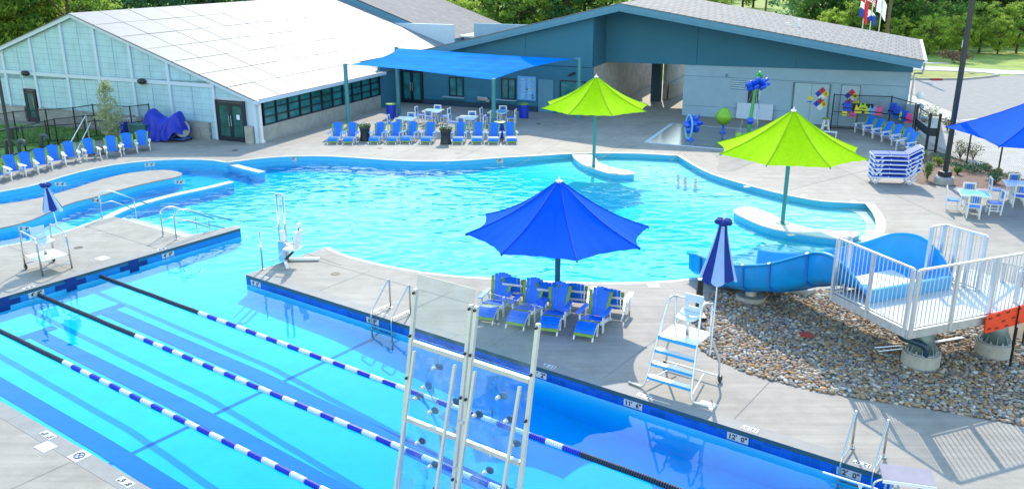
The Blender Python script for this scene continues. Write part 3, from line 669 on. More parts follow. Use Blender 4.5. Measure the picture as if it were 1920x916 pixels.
# windows and doors
def window(par, s0, s1, z0, z1, y, n=2, sill=True):
    o = MB(); f = .07
    for x in (s0 + f / 2, s1 - f / 2): o.box((x, y, (z0 + z1) / 2), (f, .1, z1 - z0))
    for z in (z0 + f / 2, z1 - f / 2): o.box(((s0 + s1) / 2, y, z), (s1 - s0 - 2 * f, .098, f))
    for k in range(1, n): o.box((s0 + (s1 - s0) * k / n, y, (z0 + z1) / 2), (f, .096, z1 - z0 - 2 * f))
    o = o.build('window', BRONZE, par)
    for k in range(n): MB().box((s0 + (s1 - s0) * (k + .5) / n, y + .02, (z0 + z1) / 2), ((s1 - s0) / n - f, .03, z1 - z0 - 2 * f)).build('pane', GLASSD, o)
    if sill: MB().box(((s0 + s1) / 2 - .15, y - .12, z0 - .04), (s1 - s0 + .5, .3, .05)).build('sill', PALEW, o)
window(gb, -7.37, -6.31, .63, 1.9, -.01); window(gb, -3.65, -2.65, .67, 2.0, -.01); window(gb, .32, 1.98, .86, 2.07, -.01, 1)
door(gb, -10.95, -9.3, 2.3, 2, -.02, GLASSD); MB().box((-.6, -.02, 1.02), (1.0, .06, 2.04)).build('steel_door', SLATEF, gb, bevel=.01)
MENU = mat('menu_board', (.10, .36, .72), .4, var=.05); mo = MB().box((-1.88, -.05, 1.44), (1.24, .04, 1.5)).build('menu_board', MENU, gb)
PALET = mat('menu_print', (.45, .65, .85), .6, var=.1)
for k in range(14):
    for cx, ww in ((-2.12, .34), (-1.68, .3)): MB().box((cx + random.uniform(-.03, .03), -.073, 2.05 - k * .095), (ww * random.uniform(.6, 1), .004, .03)).build('menu_line', PALET, mo)
for k, (x, z, cc) in enumerate(((-1.45, 2.0, (.5, .55, .05)), (-1.86, 1.38, (.02, .03, .2)), (-1.48, 1.42, (.5, .5, .05)), (-1.48, 1.02, (.05, .03, .2)), (-1.44, .86, (.05, .05, .3)))): MB().sphere((x, -.075, z), .06, 8, (1, .1, 1)).build('menu_picture', mat('menu_pic%d' % k, cc, .6), mo)
MB().bar((-.02 + 1.3, -.05, 2.55), (1.05, -.4, 2.42), .12).build('security_camera', BLACK, gb); MB().box((-4.9, -.12, .62), (.75, .2, .28)).build('drinking_fountain', STEEL, gb, bevel=.03); MB().box((-4.55, -.1, .5), (.28, .16, .22)).build('fountain_bowl', STEEL, gb, bevel=.03)
FRS, FRY = 7.56, 2.40
DOORP = mat('pale_door', (.33, .48, .58), .5, var=.04); DGAP = mat('door_gap', (.12, .17, .2), .7)
MB().box((FRS + 7.42, FRY - .0, 1.18), (2.1, .06, 2.36)).build('door_surround', DGAP, gb)
for k in (0, 1):
    o = MB().box((FRS + 6.95 + .96 * k, FRY - .03, 1.17), (.94, .06, 2.32)).build('door_leaf', DOORP, gb); MB().box((FRS + 7.35 + .16 * k, FRY - .08, 1.05), (.12, .05, .05)).build('handle', STEEL, o)
MB().box((FRS + 9.54, FRY, 1.18), (1.04, .06, 2.36)).build('door_surround', DGAP, gb); o = MB().box((FRS + 9.54, FRY - .03, 1.17), (.96, .06, 2.32)).build('door_leaf', DOORP, gb); MB().box((FRS + 9.2, FRY - .08, 1.05), (.12, .05, .05)).build('handle', STEEL, o)
for k in range(4): MB().box((FRS + 3.23, FRY - .03, 1.84 + .13 * k), (.82, .06, .055)).build('vent_slat', FRAMEW, gb)
MB().box((FRS + 3.23, FRY + .01, 2.03), (.86, .02, .56)).build('vent_back', SLATEF, gb)
MB().box((FRS + 2.5, FRY - .06, 2.56), (.1, .1, .16)).build('sensor', SLATEF, gb); MB().box((FRS + 4.15, FRY, 1.6), (.62, .05, 1.3)).build('dark_louvre', BRONZE, gb)
BOARD = mat('white_board', (.50, .58, .72), .5, var=.06)
MB().box((FRS + 4.33, FRY - .2, .52), (2.1, .08, .98), M=Matrix.Rotation(R(-8), 3, 'X')).build('spare_panel', BOARD, gb); MB().box((FRS + 4.33, FRY - .28, .05), (2.2, .3, .08)).build('panel_skid', mat('skid_wood', (.2, .16, .12), .9), gb)
NF = [mat('hazard_red', (.55, .02, .04), .5), mat('hazard_yellow', (.75, .6, .02), .5), mat('hazard_blue', (.01, .06, .5), .5), mat('hazard_white', (.75, .75, .75), .5)]
for s, z, n3 in ((8.02, 1.78, '210'), (7.98, 1.20, '110'), (9.62, 1.76, '310'), (9.55, 1.24, '210')):
    o = None; q = .20
    for k, (dx, dz) in enumerate(((0, 1), (1, 0), (-1, 0), (0, -1))):
        x = FRS + s + dx * q; zz = z + dz * q; b = MB(); y = FRY - .068
        b.add([(x - q, y, zz), (x, y, zz - q), (x + q, y, zz), (x, y, zz + q), (x - q, y + .01, zz), (x, y + .01, zz - q), (x + q, y + .01, zz), (x, y + .01, zz + q)], [(0, 1, 2, 3), (7, 6, 5, 4), (0, 4, 5, 1), (1, 5, 6, 2), (2, 6, 7, 3), (3, 7, 4, 0)])
        if k == 0: o = b.build('hazard_diamond', NF[0], gb)
        else: b.build('diamond_field', NF[k], o)
    for ch, dx, dz in ((n3[0], -1, 0), (n3[1], 0, 1), (n3[2], 1, 0)): place(text_mesh(ch, .24, INK), 'numeral', o, (FRS + s + dx * q, FRY - .075, z + dz * q), rot=(R(90), 0, 0))
for s, z, m_ in ((7.42, 1.5, 1), (7.38, 1.28, 2), (9.95, 1.42, 1)): MB().box((FRS + s, FRY - .066, z), (.26, .012, .2 if m_ == 1 else .05)).build('placard', NF[m_], gb)
UT = mat('utility_grey', (.25, .33, .38), .6, var=.1)
MB().box((20.35, 1.9, .75), (.55, .6, 1.5)).build('utility_cabinet', UT, gb, bevel=.02)
b = MB(); b.tube([(20.9, 2.6, 0), (20.9, 2.6, 1.3), (20.8, 2.6, 1.5)], .07, 8); b.tube([(20.9, 2.6, .7), (21.5, 2.6, .75)], .06, 8); b.sphere((20.9, 2.6, 1.35), .14, 10); b.build('gas_meter', UT, gb, smooth=True); MB().sphere((20.75, 3.0, 1.9), .2, 12, (1, .5, 1.1)).build('white_dish', WHITE, gb, smooth=True)

# ================================================================== FURNITURE
def mk(fn, name, m, smooth=False):
    b = MB(); fn(b); return b.mesh(name, m, smooth)
# ---- adirondack chair (front towards -Y)
def adirondack(label, group, foot=True):
    t = thing('adirondack_chair', label, 'chair', group=group)
    rec = Matrix.Rotation(R(-24), 3, 'X')          # recline of the back
    hs = [.76, .83, .865, .88, .865, .83, .76]
    for k in range(7):
        f = (k - 3); h = hs[k]; b = MB(); xb, xt, w0, w1 = f * .068, f * .096, .064, .090
        vs = []
        for (z, wd, cx) in ((0, w0, xb), (h - .03, w1, xb + (xt - xb) * .96), (h, w1 * .86, xt)):
            for y in (-.011, .011):
                for sx in (-.5, .5): vs.append(rec @ Vector((cx + sx * wd, y + .03 * (1 - (f / 3.) ** 2), z)) + Vector((0, .24, .26)))
        fs = []
        for i in range(2):
            o = i * 4; fs += [(o, o + 1, o + 5, o + 4), (o + 3, o + 2, o + 6, o + 7), (o + 2, o, o + 4, o + 6), (o + 1, o + 3, o + 7, o + 5)]
        fs += [(1, 0, 2, 3), (8, 9, 11, 10)]
        b.add(vs, fs); b.build('back_slat', GREEN if k in (0, 6) else BLUE, t)
    for zz in (.20, .56):
        c = rec @ Vector((0, .075, zz)) + Vector((0, .24, .26)); MB().box(c, (.50 + .08 * (zz > .4), .028, .07), M=rec).build('back_rail', WHITE, t)
    for k in range(5):
        y = -.30 + k * .115; z = .375 - k * .028
        MB().box((0, y, z), (.54, .10, .022), M=Matrix.Rotation(R(-13), 3, 'X')).build('seat_slat', BLUE, t)
    for s in (-1, 1):
        b = MB(); b.bar((s * .285, -.36, .33), (s * .285, .30, .17), .03, .12); b.bar((s * .285, .28, .175), (s * .285, .62, .03), .03, .09); b.build('side_rail', WHITE, t)
        b = MB(); b.box((s * .32, -.27, .27), (.03, .10, .54)); b.build('leg', WHITE, t)
        b = MB(); b.prism([(s * .335 - .055, -.40), (s * .335 + .055, -.40), (s * .335 + .075, -.2), (s * .335 + .055, .36), (s * .335 - .04, .36), (s * .335 - .075, -.2)], .545, .57); b.build('arm', BLUE if foot else WHITE, t)
        MB().bar((s * .345, .26, .53), (s * .33, .34, .18), .03, .07).build('arm_brace', WHITE, t)
    if foot:
        prof = [(-.43, .37), (-.52, .385), (-.62, .37), (-.72, .325), (-.81, .26), (-.88, .18), (-.92, .10)]
        fo = MB().box((0, -.60, .33), (.47, .05, .03)).build('footrest', WHITE, t)
        for s in (-1, 1):
            L = [Vector((s * .25, y_, z_ - .02)) for y_, z_ in prof]; b = MB(); vs = []
            for y_, z_ in prof: vs += [(s * .25 - .015, y_, z_ - .05), (s * .25 + .015, y_, z_ - .05), (s * .25 + .015, y_, z_ + .005), (s * .25 - .015, y_, z_ + .005)]
            n_ = len(prof); fs = [(0, 1, 2, 3), (4 * n_ - 1, 4 * n_ - 2, 4 * n_ - 3, 4 * n_ - 4)]
            for i_ in range(n_ - 1): fs += [(4 * i_ + k_, 4 * i_ + 4 + k_, 4 * i_ + 4 + (k_ + 1) % 4, 4 * i_ + (k_ + 1) % 4) for k_ in range(4)]
            b.add(vs, fs); b.build('foot_rail', WHITE, fo)
        for s in (-1, 1):
            MB().bar((s * .25, -.91, .10), (s * .25, -.95, 0), .035, .05).build('foot_leg', WHITE, fo); MB().bar((s * .25, -.52, .34), (s * .25, -.56, 0), .035, .05).build('foot_leg', WHITE, fo)
        for k, (p, q) in enumerate(zip(prof[:-1], prof[1:])):
            a = math.atan2(q[1] - p[1], -(q[0] - p[0])); L = math.hypot(q[0] - p[0], q[1] - p[1])
            MB().box((0, (p[0] + q[0]) / 2, (p[1] + q[1]) / 2 + .015), (.52, L * .9, .022), M=Matrix.Rotation(-a, 3, 'X')).build('foot_slat', GREEN if k in (0, 5) else BLUE, fo)
    return t
CH_S = (1, 1, .88)
ORD = ['first', 'second', 'third', 'fourth', 'fifth', 'sixth', 'seventh', 'eighth', 'ninth', 'tenth']
proto = adirondack('blue slatted lounge chair with footrest, leftmost of the row before the sail shade', 'lounge chairs in the row before the sail shade')
rj = random.Random(77)
proto.scale = CH_S
rowA = [(630, 0), (658, -.02), (709, -.10), (740, -.14), (771, -.16), (803, -.16), (863, -.02), (895, .02), (927, .03), (957, .05)]
for k, (x, a) in enumerate(rowA):
    p = G(x, 264.5) + Vector((rj.uniform(-.05, .05), rj.uniform(-.10, .10), 0)); a += rj.uniform(-.07, .07)
    if k == 0: proto.location = p; proto.rotation_euler = (0, 0, a)
    else: dup(proto, p, a, 'blue slatted lounge chair with footrest, %s from left before the sail shade' % ORD[k] if k < 9 else 'blue slatted lounge chair with footrest, rightmost before the sail shade')
nearp = [(-.44, 22.40, -.34), (.42, 22.02, -.38), (1.17, 21.68, -.27), (2.18, 21.30, -.40)]
labs = ['blue slatted footrest chair behind the left edge of the right glass guard', 'blue slatted footrest chair seen through the middle of the clear glass guard', 'blue slatted footrest chair directly before the blue umbrella post', 'blue slatted footrest chair at the right end under the blue umbrella']
for (x, y, a), lb in zip(nearp, labs):
    c = dup(proto, (x, y, 0), a, lb); c['group'] = 'footrest chairs under the blue umbrella'
plain = adirondack('white armed blue chair facing the lagoon, behind the leftmost umbrella footrest chair', 'chairs facing the lagoon under the blue umbrella', foot=False)
plain.scale = CH_S
for k, (x, y, a) in enumerate(((.17, 23.22, 2.84), (1.12, 22.80, 2.84), (1.90, 22.72, 2.84), (2.86, 22.28, 2.80))):
    lb = ['leftmost', 'second', 'third', 'rightmost'][k]
    if k == 0: plain.location = (x, y, 0); plain.rotation_euler = (0, 0, a); plain['label'] = 'leftmost blue chair with its back to the umbrella footrest chairs, facing the lagoon'
    else: dup(plain, (x, y, 0), a, lb + ' blue chair with its back to the umbrella footrest chairs, facing the lagoon')
rowB = [(3, 340, .62), (28, 332, .60), (58, 326, .58), (81, 319, .54), (107, 312, .50), (135, 305, .46), (170, 299, .42), (211, 293, .36), (243, 287, .32), (268, 282, .28)]
for k, (x, y, a) in enumerate(rowB):
    c = dup(plain, G(x, y) + Vector((rj.uniform(-.06, .06), rj.uniform(-.12, .12), 0)), a + .2 + rj.uniform(-.09, .09), 'blue chair with white arms beside the river, %s' % ('leftmost, cut by the frame' if k == 0 else 'rightmost, beside the covered fan' if k == 9 else ORD[k] + ' from left')); c['group'] = 'blue chairs along the river edge'
rowD = [(1618, 249, -1.15), (1634, 255, -1.15), (1652, 261, -1.12), (1669, 267, -1.1), (1688, 274, -1.1), (1697, 283, -1.05)]
for k, (x, y, a) in enumerate(rowD):
    c = dup(plain, G(x, y), a, 'blue chair with white arms facing left by the fence, %s from the hanging vests' % ORD[k]); c['group'] = 'blue chairs by the fence gate'
# ---- dining set
CY = mat('aqua_top', (.06, .42, .72), .35, var=.06); OLIVE = mat('olive_slat', (.30, .36, .06), .5, var=.1)
def dining_chair():
    t = thing('dining_chair', 'x', 'chair')
    for s in (-1, 1):
        MB().box((s * .21, -.20, .22), (.045, .045, .44)).build('leg', WHITE, t); MB().bar((s * .21, .20, 0), (s * .21, .25, .92), .045, .05).build('leg', WHITE, t)
        MB().box((s * .21, 0, .16), (.025, .38, .03)).build('stretcher', WHITE, t)
    MB().box((0, 0, .445), (.47, .46, .035)).build('seat', BLUE, t, bevel=.01); MB().box((0, -.0, .41), (.43, .42, .04)).build('seat_rail', WHITE, t)
    for z, y in ((.58, .235), (.90, .25)): MB().box((0, y, z), (.40, .03, .06)).build('back_rail', WHITE, t)
    for k in range(5): MB().box(((k - 2) * .075, .242, .74), (.06, .018, .27)).build('back_slat', (OLIVE, BLUE, BLUE, CY, OLIVE)[k] if k != 3 else BLUE, t)
    return t
def table(label, p, rz, group, top=CY):
    t = thing('dining_table', label, 'table', p, rz, group)
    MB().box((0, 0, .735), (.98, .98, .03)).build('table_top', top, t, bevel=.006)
    for s in (-1, 1): MB().box((s * .505, 0, .735), (.03, 1.04, .05)).build('edge_trim', WHITE, t); MB().box((0, s * .505, .735), (.98, .03, .05)).build('edge_trim', WHITE, t)
    for a in range(4): MB().bar((.34 * math.cos(a * 1.5708 + .785), .34 * math.sin(a * 1.5708 + .785), 0), (.2 * math.cos(a * 1.5708 + .785), .2 * math.sin(a * 1.5708 + .785), .71), .07, .07).build('leg', WHITE, t)
    MB().box((0, 0, .66), (.7, .7, .06)).build('apron', WHITE, t)
    return t
dc = dining_chair(); first = [True]
def chair_at(p, rz, label, group):
    if first[0]: first[0] = False; dc.location = p; dc.rotation_euler = (0, 0, rz); dc['label'] = label; dc['group'] = group
    else: c = dup(dc, p, rz, label); c['group'] = group
SUNTOP = mat('sunlit_top', (.62, .70, .78), .4, var=.05)  # paler copy of the aqua table top, with sunlight put into its colour
tsets = [(761, 222, BA + .15, SUNTOP, 'pale topped square table nearest the left sail post', 'pale table by the left sail post', (0, 1, 3)), (812, 207, BA + .15, CY, 'blue topped square table before the small serving window', 'blue table before the serving window', (0, 1, 2, 3)),
         (876, 220, BA + .15, SUNTOP, 'pale topped square table left of the right sail post', 'pale table left of the right post', (0, 1, 2, 3)), (934, 209, BA + .15, CY, 'blue topped square table behind the right sail post', 'blue table behind the right post', (0, 1, 2, 3)),
         (1827, 362, R(-20), CY, 'aqua topped square table beside the mulch bed', 'aqua table beside the mulch bed', (0, 1, 2, 3)), (1911, 344, R(-20), CY, 'aqua topped square table cut by the right edge', 'aqua table at the right edge', (0, 1, 3))]
side = ['near side', 'right side', 'far side', 'left side']; side = ['near', 'far', 'right', 'left']
for x, y, rz, top, lb, short, which in tsets:
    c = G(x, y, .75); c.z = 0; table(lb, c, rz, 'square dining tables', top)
    for k in which:
        dx, dy, fa = ((.0, -.72, math.pi), (0, .74, 0), (.76, 0, -math.pi / 2), (-.76, 0, math.pi / 2))[k]
        q = rot2(dx + random.uniform(-.06, .06), dy + random.uniform(-.06, .06), rz)
        chair_at(c + Vector((q[0], q[1], 0)), rz + fa + random.uniform(-.12, .12), 'white striped chair on the %s side of the %s' % (side[k], short), 'striped dining chairs')
# ---- planters
PLANTER = mat('planter_black', (.015, .025, .035), .5, var=.15); LEAFP = mat('planter_leaf', (.06, .13, .03), .7, var=.3, trans=.3); FLOW = mat('white_petal', (.75, .72, .6), .6, var=.1)
def leaves(b, c, r, n, s, up=.3):
    for _ in range(n):
        d = Vector((random.gauss(0, 1), random.gauss(0, 1), random.gauss(0, 1))).normalized() * (random.random() ** .4); p = Vector((c[0] + d.x * r[0], c[1] + d.y * r[1], c[2] + d.z * r[2]))
        a = Vector((random.gauss(0, 1), random.gauss(0, 1), random.gauss(0, 1) + up)).normalized(); t = a.orthogonal().normalized(); q = a.cross(t); k = s * random.uniform(.6, 1.3)
        b.quad(p - t * k * .5, p - q * k * .28, p + t * k * .5, p + q * k * .28)
for x, y, lb in ((685, 263, 'tall black planter of white flowers between the second and third chairs'), (836, 269, 'tall black planter of white flowers in the middle of the chair row')):
    t = thing('planter', lb, 'planter', G(x, y), 0, 'black flower planters')
    MB().lathe([(.30, 0), (.29, .05), (.24, .38), (.27, .62), (.33, .74), (.30, .74), (.27, .66)], 20).build('pot', PLANTER, t, smooth=True)
    b = MB(); leaves(b, (0, 0, .80), (.36, .36, .12), 260, .10); o = b.build('foliage', LEAFP, t); o['kind'] = 'stuff'
    b = MB(); leaves(b, (0, 0, .86), (.36, .36, .10), 150, .06, 1); o = b.build('blossom', FLOW, t); o['kind'] = 'stuff'
# ---- litter bins
BINB = mat('bin_blue', (.005, .05, .55), .4, var=.1)
for x, y, lb in ((734, 221, 'blue slatted litter bin beside the rear left sail post'), (982, 221, 'blue slatted litter bin under the menu board'), (937, 258, 'blue slatted litter bin behind the right footrest chairs')):
    t = thing('litter_bin', lb, 'bin', G(x, y), 0, 'blue slatted litter bins')
    MB().lathe([(.27, .03), (.27, .8)], 20).build('drum', BINB, t)
    sm = MB().box((0, 0, .42), (.012, .075, .8)).mesh('slat', BINB)
    for k in range(18): a = k * 2 * math.pi / 18; place(sm, 'slat', t, (.285 * math.cos(a), .285 * math.sin(a), 0), a)
    MB().lathe([(.32, .82), (.32, .87), (.14, .90), (.12, .86)], 20).build('lid', GREEN, t)
# ---- umbrellas
def umbrella(label, base, zb, Rr, zap, zed, fab, post, rot=R(7.6), n=8, rp=.075):
    t = thing('umbrella', label, 'umbrella', (base[0], base[1], zb), rot, 'fixed hip umbrellas over the pool area'); zap -= zb; zed -= zb
    for k in range(n):
        a0, a1 = 2 * math.pi * k / n, 2 * math.pi * (k + 1) / n
        def fn(i, j):
            c = (i - .5) * 2; r = Rr * j; am = a0 + (a1 - a0) * i
            x = (1 - i) * math.cos(a0) + i * math.cos(a1); y = (1 - i) * math.sin(a0) + i * math.sin(a1)
            sc = 1 - .09 * (1 - c * c) * j * j; z = zap + (zed - zap) * (j * 1.0) - .16 * math.sin(math.pi * j) - .04 * (1 - c * c) * j + .012 * math.sin(22 * i + 3 * k) * j * j * (1 - c * c) + .015 * math.sin(7 * j + 2.3 * k) * (1 - c * c)
            r0 = .06 + (Rr - .06) * j
            return (x * r0 * sc, y * r0 * sc, z)
        MB().grid(fn, 14, 12).build('canopy_panel', fab, t, smooth=True)
        ca, sa = math.cos(a0), math.sin(a0)
        MB().tube([(ca * (.06 + (Rr - .06) * j) * .995, sa * (.06 + (Rr - .06) * j) * .995, zap + (zed - zap) * j - .16 * math.sin(math.pi * j) - .035) for j in (0, .15, .3, .5, .7, .85, 1)], .022, 6).build('rib', post, t)
        MB().tube([(ca * (.06 + (Rr - .06) * j) * 1.0, sa * (.06 + (Rr - .06) * j) * 1.0, zap + (zed - zap) * j - .16 * math.sin(math.pi * j) + .006) for j in (0, .1, .2, .35, .5, .65, .8, .9, 1)], .013, 5).build('seam', SEAMS.get(fab.name, fab), t)
        MB().bar((ca * .08, sa * .08, zap - .95), (ca * Rr * .45, sa * Rr * .45, zap + (zed - zap) * .45 - .2), .03).build('strut', post, t)
    MB().lathe([(.24, 0), (.24, .02), (rp, .025), (rp, zap - .03), (.03, zap)], 14).build('post', post, t, smooth=False)
    MB().lathe([(.10, zap - .03), (.10, zap + .02), (.03, zap + .05), (.012, zap + .14)], 10).build('finial', ALU, t)
    return t
SEAMS = {'blue_fabric': mat('blue_seam', (.001, .06, .5), .85), 'lime_fabric': mat('lime_seam', (.30, .50, .004), .85)}
BUC = (1.25, 22.5)
umbrella('large blue octagonal umbrella over the footrest chairs beside the lagoon', BUC, 0, 2.52, 3.66, 2.3, FABBLUE, mat('navy_post', (.01, .10, .16), .4))
umbrella('lime green umbrella on the far white pool platform', G(1113, 312, -.03), -.03, 2.55, 4.12, 2.78, FABGREEN, TEALPOST, R(12))
umbrella('lime green umbrella on the near white pool platform', G(1467, 418, -.03), -.03, 2.72, 4.12, 2.68, FABGREEN, TEALPOST, R(12))
q1, q2 = G(1772, 238, 2.6), G(1872, 275, 2.6); dv = q2 - q1
rr = Vector((dv.x * .5 - dv.y * -.866, dv.x * -.866 * -1 + dv.y * .5, 0)); rr = Vector((dv.x * math.cos(R(60)) - dv.y * math.sin(R(60)), dv.x * math.sin(R(60)) + dv.y * math.cos(R(60)), 0)); cc = q1 + rr
umbrella('royal blue umbrella beyond the tables at the right edge', cc, 0, dv.length, 4.5, 2.6, FABBLUE, MATS['navy_post'], math.atan2((q1 - cc).y, (q1 - cc).x), 6)
# ---- sail shade
st_ = thing('sail_shade', 'blue rectangular shade sail on four teal posts before the slate wall', 'shade sail', G(654, 238), 0)
o0 = G(654, 238)
PB = [G(654, 238), G(748, 216), G(1084, 223), G(926, 240)]; PZt = [3.58, 4.12, 3.62, 2.78]
for p, z in zip(PB, PZt):
    MB().lathe([(.15, 0), (.15, .02), (.12, .03), (.115, z), (.10, z + .02)], 14).build('post', TEALPOST, st_, smooth=False, loc=p - o0)
cen = (PB[0] + PB[1] + PB[2] + PB[3]) / 4; SC = [Vector((p.x, p.y, z - .05)) + (cen - p) * .035 for p, z in zip(PB, PZt)]
SC = [v - o0 for v in SC]
def sail(i, j):
    p = (SC[0] * (1 - i) + SC[3] * i) * (1 - j) + (SC[1] * (1 - i) + SC[2] * i) * j
    m = (SC[0] + SC[1] + SC[2] + SC[3]) / 4; ci, cj = 1 - (2 * i - 1) ** 2, 1 - (2 * j - 1) ** 2
    e = max(abs(2 * i - 1) ** 3 * cj, abs(2 * j - 1) ** 3 * ci); q = p + (m - p) * .13 * e; q.z = p.z - .10 * ci * cj + .018 * math.sin(i * 40 + j * 5) * ci * cj
    return q
MB().grid(sail, 40, 18).build('canopy', SAILBLUE, st_, smooth=True)
for s_, p, z in zip(SC, PB, PZt): MB().tube([s_, Vector((p.x, p.y, z - .05)) - o0], .02, 6).build('turnbuckle', STEEL, st_)
# ---- lane ropes
RW = mat('float_white', (.72, .76, .78), .4, var=.05); RB = mat('float_blue', (.006, .03, .5), .4, var=.1); RK = mat('float_dark', (.01, .025, .05), .4, var=.1)
SEG = .42
prof = []
for k in range(8): x = k * SEG / 8; prof += [(.028, x), (.062, x + .006), (.066, x + .022), (.062, x + .038), (.028, x + .045)]
def segm(m):
    b = MB().lathe(prof, 10); b.v = [(z, x, y) for x, y, z in b.v]; return b.mesh('float', m, False)
FW, FB_, FK = segm(RW), segm(RB), segm(RK)
for v, lb in ((13.35, 'lane rope nearest the peninsula, blue and white floats with dark ends'), (11.4, 'middle lane rope of blue and white floats'), (9.45, 'lane rope nearest the lower left deck, blue and white floats')):
    t = thing('lane_rope', lb, 'lane rope', UV(LAP_U0 + .05, v, WATER_Z + .015), UA, 'lane ropes in the lap pool'); n = int((LAP_U1 - LAP_U0 - .1) / SEG)
    for k in range(n):
        dark = k < 12 or k > n - 13
        o = place(FK if dark else (FW if (k % 2 == 0) else FB_), 'float', t, (k * SEG, 0, .004 * math.sin(k * 1.3)))
    MB().tube([(-.05, 0, 0), (n * SEG + .1, 0, 0)], .012, 6).build('cable', STEEL, t)
# ---- tubular pool rails
def arc(pts_, r=.12, n=4):
    P_ = [Vector(p) for p in pts_]; out = [P_[0]]
    for a, b, c in zip(P_[:-2], P_[1:-1], P_[2:]):
        d1 = (a - b); d2 = (c - b); rr_ = min(r, d1.length * .45, d2.length * .45); s = b + d1.normalized() * rr_; e = b + d2.normalized() * rr_
        for k in range(n + 1): t_ = k / n; out.append(s * (1 - t_) ** 2 + b * 2 * t_ * (1 - t_) + e * t_ ** 2)
    return out + [P_[-1]]
for us_, lb in (((-16.0, -15.25), 'steel pool ladder rails at the peninsula edge'), ((-3.45, -2.85), 'steel pool ladder rails beside the starting platform')):
    o_ = UV(us_[0], 15.72); t = thing('pool_ladder', lb, 'ladder', o_, UA, 'steel pool ladders')
    for u in us_:
        x = u - us_[0]
        rl = MB().tube(arc([(x, .66, 0), (x, .66, .90), (x, -.10, .12), (x, -.12, -.9)], .14, 5), .024, 8).build('rail', STEEL, t, smooth=True)
        MB().tube([(x, .66, .10), (x, -.0, .10)], .02, 6).build('brace', STEEL, rl); MB().lathe([(.06, 0), (.06, .02), (.03, .03)], 12, (x, .66, 0)).build('escutcheon', STEEL, rl)
    for k in range(3): MB().box(((us_[1] - us_[0]) / 2, -.12, -.35 - k * .22), (us_[1] - us_[0], .08, .03)).build('rung', STEEL, t)
for k, (u, L, lb) in enumerate(((-30.77, 1.9, 'steel stair handrail at the far side of the entry steps'), (-26.99, 2.1, 'middle steel stair handrail at the entry steps'), (-26.3, 2.3, 'steel stair handrail at the near side of the entry steps'))):
    t = thing('stair_handrail', lb, 'handrail', UV(u, 16.46 + .06 * k), UA, 'steel stair handrails')
    MB().tube(arc([(0, 0, 0), (0, 0, .98), (0, .45, 1.0), (0, L, .14)], .2, 5), .026, 8).build('top_rail', STEEL, t, smooth=True)
    MB().tube(arc([(0, .02, .58), (0, .45, .60), (0, L - .3, -.10)], .12, 4), .02, 8).build('lower_rail', STEEL, t, smooth=True); MB().tube([(0, 1.35, -.6), (0, 1.35, .40)], .022, 8).build('support', STEEL, t); MB().lathe([(.06, 0), (.06, .02), (.03, .03)], 12).build('escutcheon', STEEL, t)
t = thing('grab_pole', 'single steel pole at the tip of the peninsula', 'pole', G(493, 505)); MB().tube([(0, 0, 0), (0, 0, 1.25)], .028, 10).build('tube', STEEL, t, smooth=True); MB().lathe([(.07, 0), (.07, .02), (.03, .03)], 12).build('escutcheon', STEEL, t)
# ---- pool lift
t = thing('pool_lift', 'white accessible lift chair with a tall steel mast on the peninsula', 'pool lift', G(534, 489), UA + R(20))
for x in (-.10, .12): MB().tube([(x, .0, .0), (x, 0, 2.16)], .042, 10).build('mast_tube', TEALPOST if False else STEEL, t, smooth=True)
MB().tube(arc([(-.10, 0, 2.1), (-.10, 0, 2.24), (.12, 0, 2.20), (.12, 0, 2.1)], .1), .042, 8).build('mast_cap', STEEL, t, smooth=True)
MB().box((.0, -.02, .35), (.30, .16, .7)).build('mast_base', STEEL, t, bevel=.02); MB().box((.06, -.10, .9), (.16, .12, .34)).build('control_box', WHITE, t, bevel=.02)
MB().bar((0, 0, .06), (1.05, .35, .06), .1, .08).build('foot_beam', WHITE, t); MB().bar((0, 0, .06), (.5, -.7, .06), .1, .08).build('foot_beam', WHITE, t); MB().bar((0, -.05, .62), (.48, -.1, .5), .07).build('lift_arm', ALU, t); MB().bar((.1, -.1, .1), (.5, -.15, .48), .07).build('lift_arm', BLACK, t)
so = MB().box((.42, -.18, .53), (.5, .46, .07)).build('seat', WHITE, t, bevel=.03); MB().box((.62, -.16, .86), (.10, .44, .56), M=Matrix.Rotation(R(12), 3, 'Y')).build('backrest', WHITE, t, bevel=.03); MB().box((.70, -.16, 1.30), (.06, .26, .15)).build('headrest', WHITE, t, bevel=.02); MB().bar((.66, -.16, 1.05), (.70, -.16, 1.28), .03).build('headrest_stem', BLACK, t)
for s in (-1, 1): MB().bar((.60, -.17 + s * .26, .78), (.28, -.17 + s * .26, .76), .05, .03).build('armrest', BLACK if s > 0 else ALU, t)
MB().tube(arc([(.2, -.18, .5), (-.1, -.4, .12), (-.32, -.42, .14)], .1), .02, 6).build('footrest', ALU, t)
